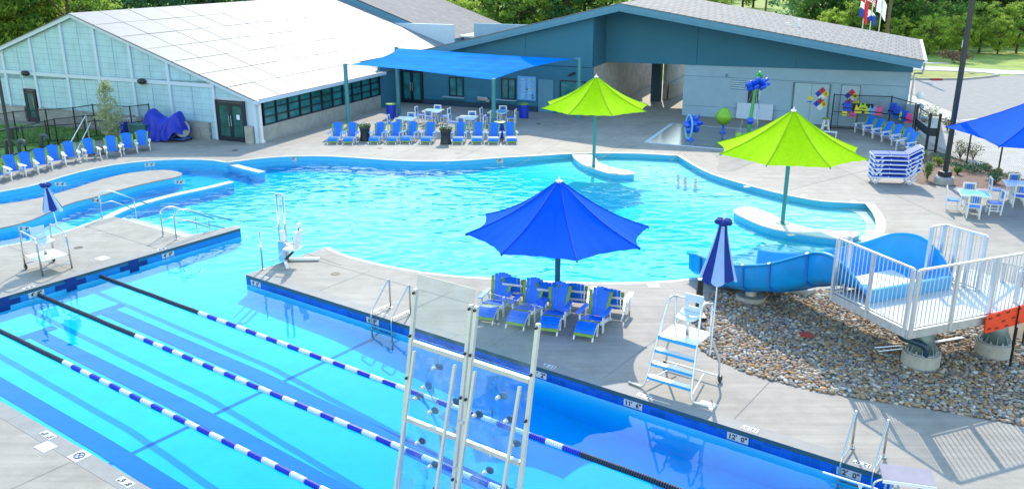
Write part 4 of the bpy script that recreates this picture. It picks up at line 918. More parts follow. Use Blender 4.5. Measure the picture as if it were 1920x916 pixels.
# ---- folded umbrellas
def folded(label, base, rz, h0, h1, z0, lean=(0, 0), rs=1.0):
    t = thing('folded_umbrella', label, 'umbrella', base, rz, 'folded navy and white umbrellas')
    lx, ly = lean; L = h1
    def ax(z): return Vector((lx * (z - z0), ly * (z - z0), z))
    MB().tube([ax(z0), ax(h1 + .05)], .018, 8).build('pole', WHITE, t)
    for k in range(8):
        a0 = 2 * math.pi * k / 8; da = 2 * math.pi / 8
        def fn(i, j):
            a = a0 + da * i; z = h1 - .22 - (h1 - .22 - h0) * j; r = rs * (.07 + .23 * j ** 1.2) * (1 - .30 * (math.sin(math.pi * i)) * (k % 2) + .12 * math.sin(math.pi * i)); c = ax(z); zz = z - .06 * math.sin(math.pi * i) * j + .04 * math.sin(k * 2.1) * j
            return (c.x + r * math.cos(a), c.y + r * math.sin(a), zz)
        MB().grid(fn, 5, 8).build('canopy_panel', NAVY if k % 2 else SKYFAB, t, smooth=True)
    b = MB(); c = ax(h1 - .15)
    for k in range(8): a = k * math.pi / 4 + .2; b.sphere((c.x + .10 * math.cos(a), c.y + .10 * math.sin(a), c.z + .03 * (k % 2)), .10, 8, (1.1, .8, .6))
    b.build('top_vent', NAVY, t, smooth=True)
    return t
# ---- tall guard stand
SEATW = mat('guard_seat', (.62, .72, .82), .35, var=.05)
def guard_seat(t, x, y, z):
    MB().tube([(x, y, z - .42), (x, y, z)], .045, 10).build('pedestal', ALU, t, smooth=True); MB().box((x, y, z - .41), (.2, .2, .015)).build('pedestal_plate', STEEL, t)
    def fn(i, j):
        u = (i - .5) * .5; v = (j - .5) * .46; return (x + u, y + v, z + .05 + .10 * abs(2 * i - 1) ** 2.5 * .4 - .05 * (1 - (2 * j - 1) ** 2) - .05 * (1 - j) ** 3)
    MB().grid(fn, 10, 8).build('seat', SEATW, t, smooth=True).modifiers.new('shell', 'SOLIDIFY').thickness = .02
    b = MB(); yy = y + .24; w2 = .22
    for (x0, x1, z0, z1) in ((-w2, w2, .02, .16), (-w2, -.13, .16, .26), (.13, w2, .16, .26), (-w2, w2, .26, .44)):
        b.box((x + (x0 + x1) / 2, yy + .12 * (z0 + z1) / 2, z + (z0 + z1) / 2), (x1 - x0 + .001, .03, z1 - z0 + .001))
    b.build('seat_back', SEATW, t)
gs = thing('lifeguard_stand', 'tall white lifeguard stand with blue treads on the lap pool edge', 'lifeguard stand', UV(-7.42, 16.85), UA)
TREAD = mat('tread_blue', (.05, .38, .72), .4, var=.06)
for s in (-1, 1):
    MB().tube(arc([(s * .98, -.62, .035), (s * .60, -.66, .035), (s * .545, -.60, .25), (s * .40, -.02, 1.95), (s * .40, .12, 2.05), (s * .43, .52, 1.92)], .1, 5), .028, 10).build('stringer', ALU, gs, smooth=True)
    MB().tube(arc([(s * .66, .64, .08), (s * .66, .64, .55), (s * .44, .50, 1.20), (s * .43, .50, 1.95)], .1, 4), .026, 10).build('rear_leg', ALU, gs, smooth=True)
    MB().lathe([(.02, -.02), (.085, -.02), (.085, .02), (.02, .02)], 14).build('wheel', BLACK, gs, loc=(s * .70, .66, .088)).rotation_euler = (0, R(90), 0)
    MB().tube([(s * .56, -.56, .16), (s * .35, .52, .17)], .02, 8).build('base_rail', ALU, gs)
MB().tube([(-.66, .62, .17), (.66, .62, .17)], .022, 8).build('axle_bar', ALU, gs); MB().tube([(-.43, .51, 1.92), (.43, .51, 1.92)], .022, 8).build('back_bar', ALU, gs)
for k, z in enumerate((.30, .60, .90)):
    y = -.60 + (z - .25) * (.58 / 1.7); wd = .53 - (z - .25) * .085
    o = MB().box((0, y + .05, z), (2 * wd, .15, .035)).build('tread', WHITE, gs); MB().box((0, y - .035, z - .015), (2 * wd, .012, .06)).build('tread_edge', TREAD, o)
o = MB().box((0, .12, 1.20), (.92, .86, .04)).build('platform', WHITE, gs); MB().box((0, -.32, 1.185), (.92, .014, .08)).build('platform_edge', TREAD, o)
guard_seat(gs, .02, .18, 1.63)
folded('folded navy and white umbrella on the tall lifeguard stand', UV(-6.95, 17.36), UA, 2.58, 4.02, .7, (.03, -.02), 1.25)
# ---- low guard chair
gl = thing('lifeguard_chair', 'low white lifeguard chair with steel side rails at the left pool end', 'lifeguard chair', UV(-26.95, 12.45), UA + R(90))
for s in (-1, 1):
    MB().tube(arc([(s * .46, -.55, 0), (s * .46, -.50, 1.18), (s * .46, .42, 1.30), (s * .46, .50, .10)], .16, 5), .028, 10).build('side_rail', STEEL, gl, smooth=True)
    MB().lathe([(.02, -.02), (.085, -.02), (.085, .02), (.02, .02)], 14).build('wheel', BLACK, gl, loc=(s * .44, .52, .088)).rotation_euler = (0, R(90), 0)
    MB().tube([(s * .46, -.53, .42), (s * .46, .48, .42)], .02, 8).build('frame_rail', STEEL, gl)
MB().tube([(-.46, -.53, .18), (.46, -.53, .18)], .022, 8).build('cross_bar', STEEL, gl); MB().tube([(-.46, .48, .2), (.46, .48, .2)], .022, 8).build('cross_bar', STEEL, gl)
MB().box((0, -.03, .44), (.88, .94, .03)).build('platform', WHITE, gl); guard_seat(gl, .04, .10, .86)
folded('folded navy and white umbrella behind the low lifeguard chair', UV(-27.3, 13.2), UA, 1.70, 2.62, .44, (-.12, -.06))

# ================================================================== SLIDE, GRAVEL, CLIMBING WALL
# ---- river gravel bed
bed = pts([(1332, 548), (1318, 580), (1302, 612), (1300, 638), (1318, 660), (1360, 683), (1420, 706), (1490, 724), (1560, 739), (1650, 753), (1740, 766), (1830, 782), (1920, 798), (2080, 828)]) + [Vector((19, 19, 0)), Vector((17, 23, 0)), Vector((13, 23.2, 0)), Vector((9.4, 24.1, 0))]
bed = smooth_poly(bed + [bed[0]], 1)[:-1]
SOIL = mat('bed_soil', (.20, .165, .13), .95, var=.3)
struct(MB().sheet([bed], .004).build('gravel_bed', SOIL))['label'] = 'curved bed of river stones under the slide'
STONES = [mat('stone_%s' % n, tuple(q * .95 for q in c), .75, var=.18, scale=20, bump=.1) for n, c in (('tan', (.34, .24, .14)), ('cream', (.50, .41, .30)), ('grey', (.28, .28, .28)), ('dark', (.14, .13, .13)), ('ochre', (.42, .24, .10)), ('pale', (.58, .55, .50)), ('rose', (.33, .22, .18)))]
def inside(p, poly):
    r = False; j = len(poly) - 1
    for i in range(len(poly)):
        a, c = poly[i], poly[j]
        if (a.y > p[1]) != (c.y > p[1]) and p[0] < (c.x - a.x) * (p[1] - a.y) / (c.y - a.y) + a.x: r = not r
        j = i
    return r
bm = bmesh.new(); bmesh.ops.create_icosphere(bm, subdivisions=1, radius=1); ico_v = [v.co.copy() for v in bm.verts]; ico_f = [tuple(v.index for v in f.verts) for f in bm.faces]; bm.free()
rng = random.Random(3); gb_ = MB(); cnt = 0
x = 4.2
while x < 15.5:
    y = 14.5
    while y < 24.4:
        px, py = x + rng.uniform(-.035, .035), y + rng.uniform(-.035, .035)
        if inside((px, py), bed) and not (px > 12.6 and py > 20.5):
            r = rng.uniform(.032, .066) * (1.35 if rng.random() < .12 else 1); sx, sy, sz = r * rng.uniform(.9, 1.5), r * rng.uniform(.7, 1.05), r * rng.uniform(.45, .75); a = rng.uniform(0, 6.28); tl = Matrix.Rotation(a, 3, 'Z') @ Matrix.Rotation(rng.uniform(-.4, .4), 3, 'X')
            z0 = rng.uniform(.0, .045); gb_.cur = rng.choice((0, 0, 0, 1, 1, 2, 2, 3, 4, 4, 5, 6, 6, 2))
            gb_.add([tl @ Vector((v.x * sx * (1 + .15 * math.sin(5 * v.y + cnt)), v.y * sy, v.z * sz)) + Vector((px, py, z0)) for v in ico_v], ico_f); cnt += 1
        y += .070
    x += .080
st = gb_.build('river_stones', STONES, None, smooth=True); struct(st, 'stuff', 'rounded tan and grey river stones filling the bed'); print('stones', cnt)
# ---- slide platform, local axes along its front edge
PA = R(21.5); PO = Vector((8.72, 17.64, 0))
pt = thing('slide_platform', 'raised grated slide platform with grey picket railings on concrete piers', 'platform', PO, PA)
def pl_(p): 
    d = Vector(p) - PO; a, b_ = rot2(d.x, d.y, -PA); return Vector((a, b_, 0))
FZ = 1.50; PXL = 4.6; PYL = 2.42
GRATE = grid_mat('grating', (.66, .70, .74), (.34, .38, .42), .05, .03, .006, .45, axis='XY', var=.05, bump=.4)
MB().box((PXL / 2, PYL / 2, FZ - .02), (PXL - .06, PYL - .06, .05)).build('deck_grating', GRATE, pt)
for a, c in (((0, 0), (PXL, 0)), ((0, 0), (0, PYL)), ((0, PYL), (PXL, PYL)), ((PXL, 0), (PXL, PYL))):
    MB().bar((a[0], a[1], FZ - .09), (c[0], c[1], FZ - .09), .05, .20).build('edge_beam', GALV, pt)
for x in (1.2, 2.4, 3.6): MB().bar((x, .04, FZ - .12), (x, PYL - .04, FZ - .12), .06, .14).build('joist', GALV, pt)
RH = 1.42
picket = MB().box((0, 0, .66), (.016, .016, 1.30)).mesh('picket', ALU)
postm = MB().box((0, 0, RH / 2 - .08), (.075, .075, RH + .14)).mesh('rail_post', ALU)
def railing(par, a, c, z0a=FZ, z0c=None, posts=None, gap=.118, rh=RH, end=True):
    a, c = Vector(a), Vector(c); z0c = z0a if z0c is None else z0c; L = (c - a).length; d = (c - a) / L; ang = math.atan2(d.y, d.x)
    zz = lambda t: z0a + (z0c - z0a) * t
    MB().bar((a.x, a.y, z0a + rh), (c.x, c.y, z0c + rh), .06, .04).build('top_rail', ALU, par); MB().bar((a.x, a.y, z0a + .07), (c.x, c.y, z0c + .07), .035, .035).build('bottom_rail', ALU, par)
    n = max(1, int(L / gap)); np_ = posts or max(1, round(L / 1.05))
    for k in range(1, n):
        t_ = k / n; q = a + d * L * t_; place(picket, 'picket', par, (q.x, q.y, zz(t_) + .07), ang, scale=(1, 1, (rh - .1) / 1.32))
    for k in range(np_ + (1 if end else 0)): t_ = k / np_; q = a + d * L * t_; place(postm, 'rail_post', par, (q.x, q.y, zz(t_)), ang, scale=(1, 1, rh / RH))
railing(pt, (0.03, -.02), (PXL, -.02), posts=4); railing(pt, (-.02, .1), (-.02, PYL), posts=2); railing(pt, (.0, PYL + .02), (.36, PYL + .02), posts=1)
k1, k2, k3 = pl_((10.48, 20.81, 0)), pl_((10.89, 20.99, 0)), pl_((11.44, 20.06, 0))
railing(pt, k1, k2, posts=1); railing(pt, k2, k3, posts=3)
sA, sB = pl_((11.5, 20.15, 0)), pl_((16.0, 23.0, 0)); sC, sD = pl_((11.95, 19.3, 0)), pl_((16.6, 22.1, 0))
railing(pt, sA, sB, FZ - .25, -.35, 5, .14, 1.05); railing(pt, sC, sD, FZ - .25, -.35, 5, .14, 1.05)
for k in range(8):
    t_ = (k + .5) / 8; q = sA.lerp(sB, t_ * .85); q2_ = sC.lerp(sD, t_ * .85); z = FZ - .1 - k * .19
    MB().bar((q.x, q.y, z), (q2_.x, q2_.y, z), .34, .04).build('stair_tread', GRATE, pt)
MB().box((PXL / 2 + 2.0, 1.2, FZ - .02), (4.0 - .1, 2.3, .05)).build('landing', GRATE, pt) if False else None
for wx, wy in ((9.8, 19.05), (11.86, 19.62), (10.6, 20.9)):
    q = pl_((wx, wy, 0))
    MB().lathe([(.43, 0), (.43, .34), (.41, .36)], 28, (q.x, q.y, 0)).build('pier', CONC, pt, smooth=False)
    MB().lathe([(.37, .36), (.37, .385), (.36, .39)], 28, (q.x, q.y, 0)).build('flange', GALV, pt)
    MB().lathe([(.30, .39), (.22, .75), (.19, .95), (.19, FZ - .12)], 20, (q.x, q.y, 0)).build('column', mat('pier_steel', (.22, .30, .33), .5, .5, var=.2), pt, smooth=True)
    for k in range(8): a = k * math.pi / 4; MB().add([(q.x + r_ * math.cos(a) - .008 * math.sin(a) * s_, q.y + r_ * math.sin(a) + .008 * math.cos(a) * s_, z_) for s_ in (-1, 1) for r_, z_ in ((.27, .39), (.365, .39), (.25, .62))], [(0, 1, 2), (5, 4, 3), (0, 3, 4, 1), (1, 4, 5, 2), (2, 5, 3, 0)]).build('gusset', MATS['pier_steel'], pt)
    for k in range(8): a = k * math.pi / 4 + .39; MB().lathe([(.022, .39), (.022, .45)], 6, (q.x + .33 * math.cos(a), q.y + .33 * math.sin(a), 0)).build('anchor_bolt', GALV, pt)
pp = MB(); P3 = [(9.15, 18.95, 1.35), (9.15, 18.95, .78), (9.75, 18.75, .62), (9.75, 18.75, .0)]
pp.tube(arc([pl_(p) + Vector((0, 0, p[2])) for p in P3], .16, 5), .075, 12); pp.build('drain_pipe', mat('pipe_blue', (.012, .05, .09), .35, var=.1), pt, smooth=True)
# ---- spine board hung on the railing
ORANGE = mat('rescue_orange', (.80, .06, .012), .4, var=.08); OHOLE = mat('board_slot', (.16, .012, .005), .6)
q = PO + Vector((*rot2(2.15, -.10, PA), 0)); sb_ = thing('spine_board', 'orange red spine board strapped to the platform railing', 'spine board', (q.x, q.y, 1.14), PA)
b = MB(); b.prism([(0, .04), (.04, 0), (1.84, 0), (1.84, .46), (.10, .46), (.02, .40)], 0, .05); b.v = [(x, -z, y) for x, y, z in b.v]; bo = b.build('board', ORANGE, sb_, bevel=.012); sb_.rotation_euler = (0, R(-4), PA)
for x, z in ((.12, .10), (.12, .36), (.36, .07), (.36, .39), (.66, .06), (.66, .40), (.55, .2), (.85, .22), (1.0, .06), (1.0, .40), (1.25, .22), (1.4, .06), (1.4, .4), (1.65, .2)): MB().box((x, -.051, z), (.11, .008, .045)).build('hand_slot', OHOLE, bo)
for x in (.98, 1.3): MB().bar((x, -.06, .50), (x - .06, -.07, -.52), .04, .015).build('strap', BLACK, sb_)
MB().bar((.98, -.07, -.05), (.93, -.07, -1.05), .05, .03).build('hanging_strap', BLACK, sb_)
# ---- slide: near wall, far wall and floor swept from the tub to the water
sl_ = thing('pool_slide', 'wide blue fibreglass slide curving from the platform into the lagoon', 'slide', (8.0, 22.0, 0)); SO = Vector((8.0, 22.0, 0))
nearw = [(8.45, 19.30, 1.60, .10), (8.20, 19.75, 1.60, .45), (7.92, 20.20, 1.52, .80), (7.70, 20.70, 1.38, .90)] + [(G(x, y, z).x, G(x, y, z).y, z, h) for x, y, z, h in ((1500, 541, 1.05, .92), (1440, 549, .78, .82), (1400, 549, .55, .80), (1365, 545, .36, .78), (1330, 533, .18, .76), (1308, 521, .04, .74), (1290, 515, -.03, .70))]
farw = [(10.85, 20.25, .12), (10.75, 20.75, .55), (10.45, 21.3, .95), (10.0, 21.75, 1.05), (9.45, 22.15, 1.02), (8.95, 22.6, .98), (8.55, 23.1, .94), (8.2, 23.7, .9), (7.95, 24.4, .86), (7.78, 25.1, .8), (7.66, 25.75, .72)]
def catmull(a, m=4):
    out = []
    for i in range(len(a) - 1):
        p0, p1, p2, p3 = [a[max(0, min(len(a) - 1, i + k))] for k in (-1, 0, 1, 2)]
        for j in range(m):
            t_ = j / m; out.append(tuple(.5 * (2 * p1[c] + (-p0[c] + p2[c]) * t_ + (2 * p0[c] - 5 * p1[c] + 4 * p2[c] - p3[c]) * t_ ** 2 + (-p0[c] + 3 * p1[c] - 3 * p2[c] + p3[c]) * t_ ** 3) for c in range(len(p1))))
    return out + [a[-1]]
N_ = catmull(nearw); F_ = catmull(farw); secs = []; outs = []
for (nx, ny, z, hn), (fx, fy, hf) in zip(N_, F_):
    n_ = Vector((nx, ny, 0)) - SO; f_ = Vector((fx, fy, 0)) - SO; d = (f_ - n_).normalized(); zf = z; up = Vector((0, 0, 1))
    def at(p, dz): return Vector((p.x, p.y, zf + dz))
    secs.append([at(n_ - d * .09, hn), at(n_ - d * .02, hn + .02), at(n_ + d * .0, hn - .06), at(n_ + d * .03, .22), at(n_ + d * .20, .06), at(n_ + d * .6, .02), at((n_ + f_) / 2, .0), at(f_ - d * .6, .02), at(f_ - d * .20, .06), at(f_ - d * .03, .22), at(f_, hf - .06), at(f_ + d * .02, hf + .02), at(f_ + d * .09, hf)])
b = MB(); m_ = len(secs[0])
for s in secs: b.add(s, [])
b.f = []; b.mi = []
for i in range(len(secs) - 1):
    for k in range(m_ - 1): b.f.append((i * m_ + k, (i + 1) * m_ + k, (i + 1) * m_ + k + 1, i * m_ + k + 1)); b.mi.append(0)
fl = b.build('flume', SLIDEBLUE, sl_, smooth=True); md = fl.modifiers.new('shell', 'SOLIDIFY'); md.thickness = .045; md.offset = -1 if False else 0
for i in (15, 20, 25, 30, 35):
    i = min(i, len(secs) - 1); c = secs[i]; mid = (c[3] + c[9]) / 2 + Vector((0, 0, .25)); pr = [p + (p - mid).normalized() * .045 for p in c[1:12]]
    MB().tube(pr, .042, 6).build('joint_flange', mat('flange_blue', (.003, .17, .55), .3), sl_)
LIPB = mat('lip_blue', (.06, .40, .75), .3, var=.04)
e0, e1 = Vector(nearw[0][:2] + (0,)) - SO, Vector(farw[0][:2] + (0,)) - SO
lp = MB(); lp.bar((e0.x, e0.y, 1.66), (e1.x, e1.y, 1.66), .12, .34); lp.build('entry_lip', LIPB, sl_, bevel=.03)
TUBW = mat('tub_floor', (.66, .74, .78), .5, var=.05)
cq = [secs[1][4], secs[1][8], secs[11][8], secs[11][4]]; MB().quad(*[v + Vector((0, 0, .03)) for v in cq]).build('tub_mat', TUBW, sl_)
for x, y in ((1407, 562), (1500, 545)):
    p = G(x, y) - SO; MB().lathe([(.42, 0), (.42, .14), (.40, .16)], 24, (p.x, p.y, 0)).build('pedestal', CONC, sl_); MB().lathe([(.16, .16), (.13, .55)], 14, (p.x, p.y, 0)).build('support_post', GALV, sl_)
# ---- small things on the gravel
t = thing('black_bollard', 'square black post on a base block behind the tall lifeguard stand', 'post', G(1308, 598)); MB().box((0, 0, .06), (.42, .42, .12)).build('base', BLACK, t, bevel=.01); MB().box((0, 0, .62), (.15, .15, 1.05)).build('post', BLACK, t, bevel=.01); MB().box((0, 0, 1.155), (.13, .13, .02)).build('cap', SEATW, t)
tag(MB().box((0, 0, .05), (.32, .22, .06)).build('red_paver', mat('red_pad', (.36, .05, .05), .8, var=.12), None, loc=G(1511, 632) + Vector((0, 0, .03)), bevel=.01), 'flat red paver lying on the river stones', 'paver').rotation_euler = (0, .05, -.1)
for k, (a, c, lb) in enumerate((((1640, 652), (1690, 648), 'upper thin metal rod on the stones beside the black pipe'), ((1646, 659), (1692, 654), 'lower thin metal rod on the stones beside the black pipe'), ((1752, 641), (1806, 632), 'grey metal strip lying between the two platform piers'))):
    p, q = G(*a, .09), G(*c, .09); tag(MB().bar((0, 0, 0), q - p, .03 if k < 2 else .09, .03).build('metal_rod', ALU if k < 2 else GALV, None, loc=p), lb, 'rod')
# ---- starting platform
cs = [G(1661, 869, .74), G(1759, 882, .74), G(1742, 912, .74), G(1643, 894, .74)]; c0 = (cs[0] + cs[1] + cs[2] + cs[3]) / 4; ax = (cs[1] - cs[0]); rzb = math.atan2(ax.y, ax.x)
t = thing('starting_platform', 'grey topped starting platform on steel legs at the lap pool corner', 'starting block', (c0.x, c0.y, 0), rzb); wx, wy = ax.length, (cs[3] - cs[0]).length
MB().box((0, 0, .72), (wx, wy, .05)).build('platform_top', mat('grip_top', (.27, .25, .30), .9, var=.12, bump=.3, bscale=200), t, bevel=.008); MB().box((0, -wy / 2 - .008, .71), (wx, .012, .06)).build('edge_strip', WHITE, t)
for sx in (-1, 1):
    for sy in (-1, 1): MB().tube([(sx * wx * .36, sy * wy * .36, 0), (sx * wx * .30, sy * wy * .34, .7)], .022, 8).build('leg', STEEL, t)
MB().tube(arc([(-wx * .45, -wy * .3, .70), (-wx * .62, -wy * .3, .62), (-wx * .7, -wy * .3, .3)], .1), .02, 8).build('hand_bar', STEEL, t)
p, q = G(1543, 884, .35), G(1645, 916, .35); t = thing('white_rail', 'slender white rail reaching over the water beside the starting platform', 'rail', (q.x, q.y, 0)); MB().tube([(0, 0, .35), p - q + Vector((0, 0, .35))], .02, 8).build('bar', WHITE, t); MB().tube([(0, 0, 0), (0, 0, .35)], .025, 8).build('stand', WHITE, t)
mid = (p - q) * .35; MB().add([(mid.x, mid.y, .34), (mid.x * .7, mid.y * .7, .34), (mid.x * .85, mid.y * .85, .2), (mid.x, mid.y + .02, .34), (mid.x * .7, mid.y * .7 + .02, .34), (mid.x * .85, mid.y * .85 + .02, .2)], [(0, 1, 2), (5, 4, 3), (0, 3, 4, 1), (1, 4, 5, 2), (2, 5, 3, 0)]).build('bracket', WHITE, t)
# ---- clear climbing wall
cw = thing('climbing_wall', 'clear two bay poolside climbing wall in an aluminium frame', 'climbing wall', UV(-6.05, 6.65), UA)
LEAN = .18; FR_ = mat('wall_frame', (.60, .64, .68), .4, .55, var=.08, scale=6)
def W(x, z, y=0): return Vector((x, LEAN * z + y, z))
def climb_mat():
    m = bpy.data.materials.new('clear_climb_panel'); m.use_nodes = True; n = m.node_tree.nodes; l = m.node_tree.links; out = n['Material Output']; n.remove(n['Principled BSDF'])
    t = n.new('ShaderNodeBsdfTransparent'); t.inputs[0].default_value = (.62, .86, 1, 1); g = n.new('ShaderNodeBsdfGlossy'); g.inputs['Roughness'].default_value = .08
    tc = n.new('ShaderNodeTexCoord'); nz = n.new('ShaderNodeTexNoise'); nz.inputs['Scale'].default_value = 1.1; nz.inputs['Detail'].default_value = 1.5; nz.inputs['Distortion'].default_value = 1.6; l.new(tc.outputs['Object'], nz.inputs[0])
    bp = n.new('ShaderNodeBump'); bp.inputs['Strength'].default_value = .9; bp.inputs['Distance'].default_value = .5; l.new(nz.outputs[0], bp.inputs['Height']); l.new(bp.outputs[0], g.inputs['Normal'])
    f = schlick(n, l, bp.outputs[0], .03); mx = n.new('ShaderNodeMixShader'); l.new(f, mx.inputs[0])
    df = n.new('ShaderNodeBsdfDiffuse'); df.inputs[0].default_value = (.30, .58, .85, 1); sw_ = n.new('ShaderNodeTexNoise'); sw_.inputs['Scale'].default_value = 1.6; sw_.inputs['Detail'].default_value = 4; sw_.inputs['Distortion'].default_value = 2.2; l.new(tc.outputs['Object'], sw_.inputs[0])
    mr_ = n.new('ShaderNodeMapRange'); mr_.inputs[1].default_value = .35; mr_.inputs[2].default_value = .7; mr_.inputs[3].default_value = .05; mr_.inputs[4].default_value = .34; l.new(sw_.outputs[0], mr_.inputs[0])
    hz = n.new('ShaderNodeMixShader'); l.new(mr_.outputs[0], hz.inputs[0]); l.new(t.outputs[0], hz.inputs[1]); l.new(df.outputs[0], hz.inputs[2])
    l.new(hz.outputs[0], mx.inputs[1]); l.new(g.outputs[0], mx.inputs[2]); l.new(mx.outputs[0], out.inputs[0]); return m
CLIMB = climb_mat(); ZT = 4.66; GL = glass_mat('guard_glass', (.90, .95, .97), haze=.08, hcol=(.62, .74, .86))
HOLD = mat('hold_dark', (.015, .07, .17), .5, var=.1)
rg = random.Random(5)
for bx in (-.93, .04):
    x0, x1 = bx, bx + .89
    for x in (x0, x1): MB().bar(W(x, 0), W(x, ZT + .68), .048, .048).build('frame_post', FR_, cw)
    for z in (.5, 1.6, 2.62, 3.66, ZT): MB().bar(W(x0 + .03, z), W(x1 - .03, z), .05, .06).build('cross_beam', FR_, cw)
    for xa, xb in ((x0 + .10, x0 + .04), (x1 - .13, x1 - .22)): MB().bar(W(xa, ZT - .08, -.04), (xb, -.32, 0), .036, .036).build('back_strut', FR_, cw)
    def fn(i, j):
        x = x0 + .03 + (x1 - x0 - .06) * i; z = .3 + (ZT - .34) * j; w_ = .05 * math.sin(5 * x + 3.1 * z + bx * 3) * math.sin(2.3 * z - 4 * x) ; return W(x, z, .04 + w_)
    MB().grid(fn, 16, 60).build('climbing_panel', CLIMB, cw, smooth=True)
    MB().bar(W((x0 + x1) / 2, ZT + .05, .035), W((x0 + x1) / 2, ZT + .86, .035), x1 - x0 + .03, .012, up=(0, 1, 0)).build('guard_pane', GL, cw)
    spots = [(.45, 4.40), (.27, 4.08), (.85, 4.0), (.45, 3.75), (.12, 3.9), (.25, 3.30), (.55, 3.28), (.62, 2.85), (.85, 2.7), (.66, 2.35), (.16, 2.3), (.3, 1.9), (.7, 1.7)]
    for u, z in spots:
        u = u if bx < 0 else .95 - u; z += rg.uniform(-.12, .12)
        p = W(x0 + (x1 - x0) * (.05 + .9 * u), z, .03); ho = MB().sphere((0, 0, 0), .055, 10, (1.1, .6, .9)).build('hold', HOLD, cw, smooth=True, loc=p + Vector((.012, .06, -.012)))
        MB().lathe([(.02, -.05), (.022, -.02), (.03, 0)], 10).build('bolt', ALU, ho, loc=(-.012, -.075, .012)).rotation_euler = (R(-90), 0, 0)
    for x in (x0, x1):
        for z in (1.1, 2.1, 3.15, 4.2, 4.75, 5.3): MB().box(W(x, z, -.04), (.025, .03, .03)).build('clamp_bolt', BLACK, cw)
for z in (1.2, 2.2, 3.3, 3.9): MB().bar(W(-.04, z, -.03), W(.04, z, -.03), .03, .03).build('bay_link', FR_, cw)
MB().box((0, -.3, .03), (2.1, 1.2, .05)).build('floor_plate', FR_, cw)

# ================================================================== SPLASH PAD
def EP(l): return [G(x, y) for x, y in l]
WET = mat('wet_concrete', (.16, .155, .145), .16, var=.25, scale=1.2, bump=.12, bscale=6)
WETL = mat('damp_concrete', (.22, .215, .20), .3, var=.3, scale=1.5)
pad = [G(1211, 267), G(1260, 232), G(1450, 246), G(1560, 262), G(1520, 292), G(1400, 284)]
struct(MB().sheet([pad], .004).build('splash_pad', WET))['label'] = 'dark wet concrete splash pad before the pale wall'
for a, c in zip(pad, pad[1:] + pad[:1]): 
    if (a - c).length > 1: strip([a, c], .22, .008, COPW, 'pad_border', bpy.data.objects['splash_pad'])
run = smooth_poly(pts([(1330, 282), (1400, 290), (1440, 296), (1395, 312), (1368, 324), (1340, 318), (1352, 302), (1330, 282)]), 2)
struct(MB().sheet([run[:-1]], .004).build('wet_path', WETL))['label'] = 'wet runoff patch between splash pad and pool'
PETAL = mat('petal_blue', (.004, .09, .75), .25, var=.08, coat=.5); SGREEN = mat('stem_green', (.05, .42, .08), .3, var=.1, coat=.4); LGREEN = mat('bud_green', (.22, .50, .03), .35, var=.18, scale=7); SPRAY = glass_mat('water_spray', (.86, .93, .97), haze=.55, hcol=(.85, .92, .97)); RINGT = mat('ring_teal', (.16, .52, .66), .3, var=.05)
def petals(par, c, r, n, tilt, m=PETAL, name='petal', yaw=0):
    for k in range(n):
        a = 2 * math.pi * k / n; b = MB()
        b.sphere((0, 0, 0), 1, 10, (r * .52, r * .17, r * .38)); o = b.build(name, m, par, smooth=True)
        Mx = Matrix.Rotation(yaw, 4, 'Z') @ Matrix.Rotation(tilt, 4, 'X') @ Matrix.Rotation(a, 4, 'Y') @ Matrix.Translation((r * .62, 0, 0)) @ Matrix.Rotation(.5, 4, 'X')
        o.matrix_local = Matrix.Translation(c) @ Mx
t = thing('splash_flower_toy', 'blue flower spray wheel inside a pale ring on the splash pad', 'splash toy', G(1294, 263), 0)
MB().lathe([(.22, 0), (.2, .04), (.07, .12), (.06, .3)], 14).build('base', PETAL, t, smooth=True)
MB().tube([(.28 * math.cos(a) * .55 - .12, -.35 * math.cos(a) * .4, .72 + .62 * math.sin(a)) for a in [k * 2 * math.pi / 24 for k in range(24)]], .055, 8, closed=True).build('ring', RINGT, t, smooth=True)
petals(t, (.14, .1, .86), .52, 6, .15, yaw=.3); MB().sphere((.14, 0, .86), .2, 10).build('hub', PETAL, t, smooth=True)
t = thing('splash_bud_toy', 'green spray bud on a blue stem on the splash pad', 'splash toy', G(1355, 249), 0)
MB().lathe([(.2, 0), (.16, .06), (.06, .12), (.06, .5)], 14).build('stem', PETAL, t, smooth=True)
for k in range(7):
    a = k * 2 * math.pi / 7; MB().grid(lambda i, j: ((.03 + .42 * math.sin(math.pi * (.05 + .945 * j)) ** .8) * math.cos(a + (i - .5) * 1.15), (.03 + .42 * math.sin(math.pi * (.05 + .945 * j)) ** .8) * math.sin(a + (i - .5) * 1.15), .45 + .95 * j + .02 * math.cos((i - .5) * 6)), 6, 10).build('bud_leaf', LGREEN, t, smooth=True)
t = thing('splash_stem_toy', 'tall green stem spray flower with blue petals on the splash pad', 'splash toy', G(1402, 262), 0)
MB().tube(arc([(0, 0, 0), (.06, 0, 1.2), (.22, 0, 3.45), (.34, -.1, 3.6), (.42, -.1, 3.3)], .3, 6), [.085] * 14 + [.1] * 30 if False else .085, 10).build('stem', SGREEN, t, smooth=True)
MB().sphere((.04, 0, 1.02), .2, 12).build('stem_ball', PETAL, t, smooth=True); petals(t, (.28, -.05, 2.95), .62, 6, .9, yaw=.2); petals(t, (.28, -.05, 2.78), .50, 5, 1.2, yaw=.5)
fs = MB()
rg = random.Random(9)
for k in range(16):
    a = rg.uniform(0, 6.28); r = rg.uniform(.15, .9); h = rg.uniform(2.2, 3.0); fs.tube([(.28 + .2 * math.cos(a), .2 * math.sin(a), h), (.28 + r * .7 * math.cos(a), r * .7 * math.sin(a), h * .55), (.28 + r * math.cos(a), r * math.sin(a), .05)], [.012, .016, .02], 5)
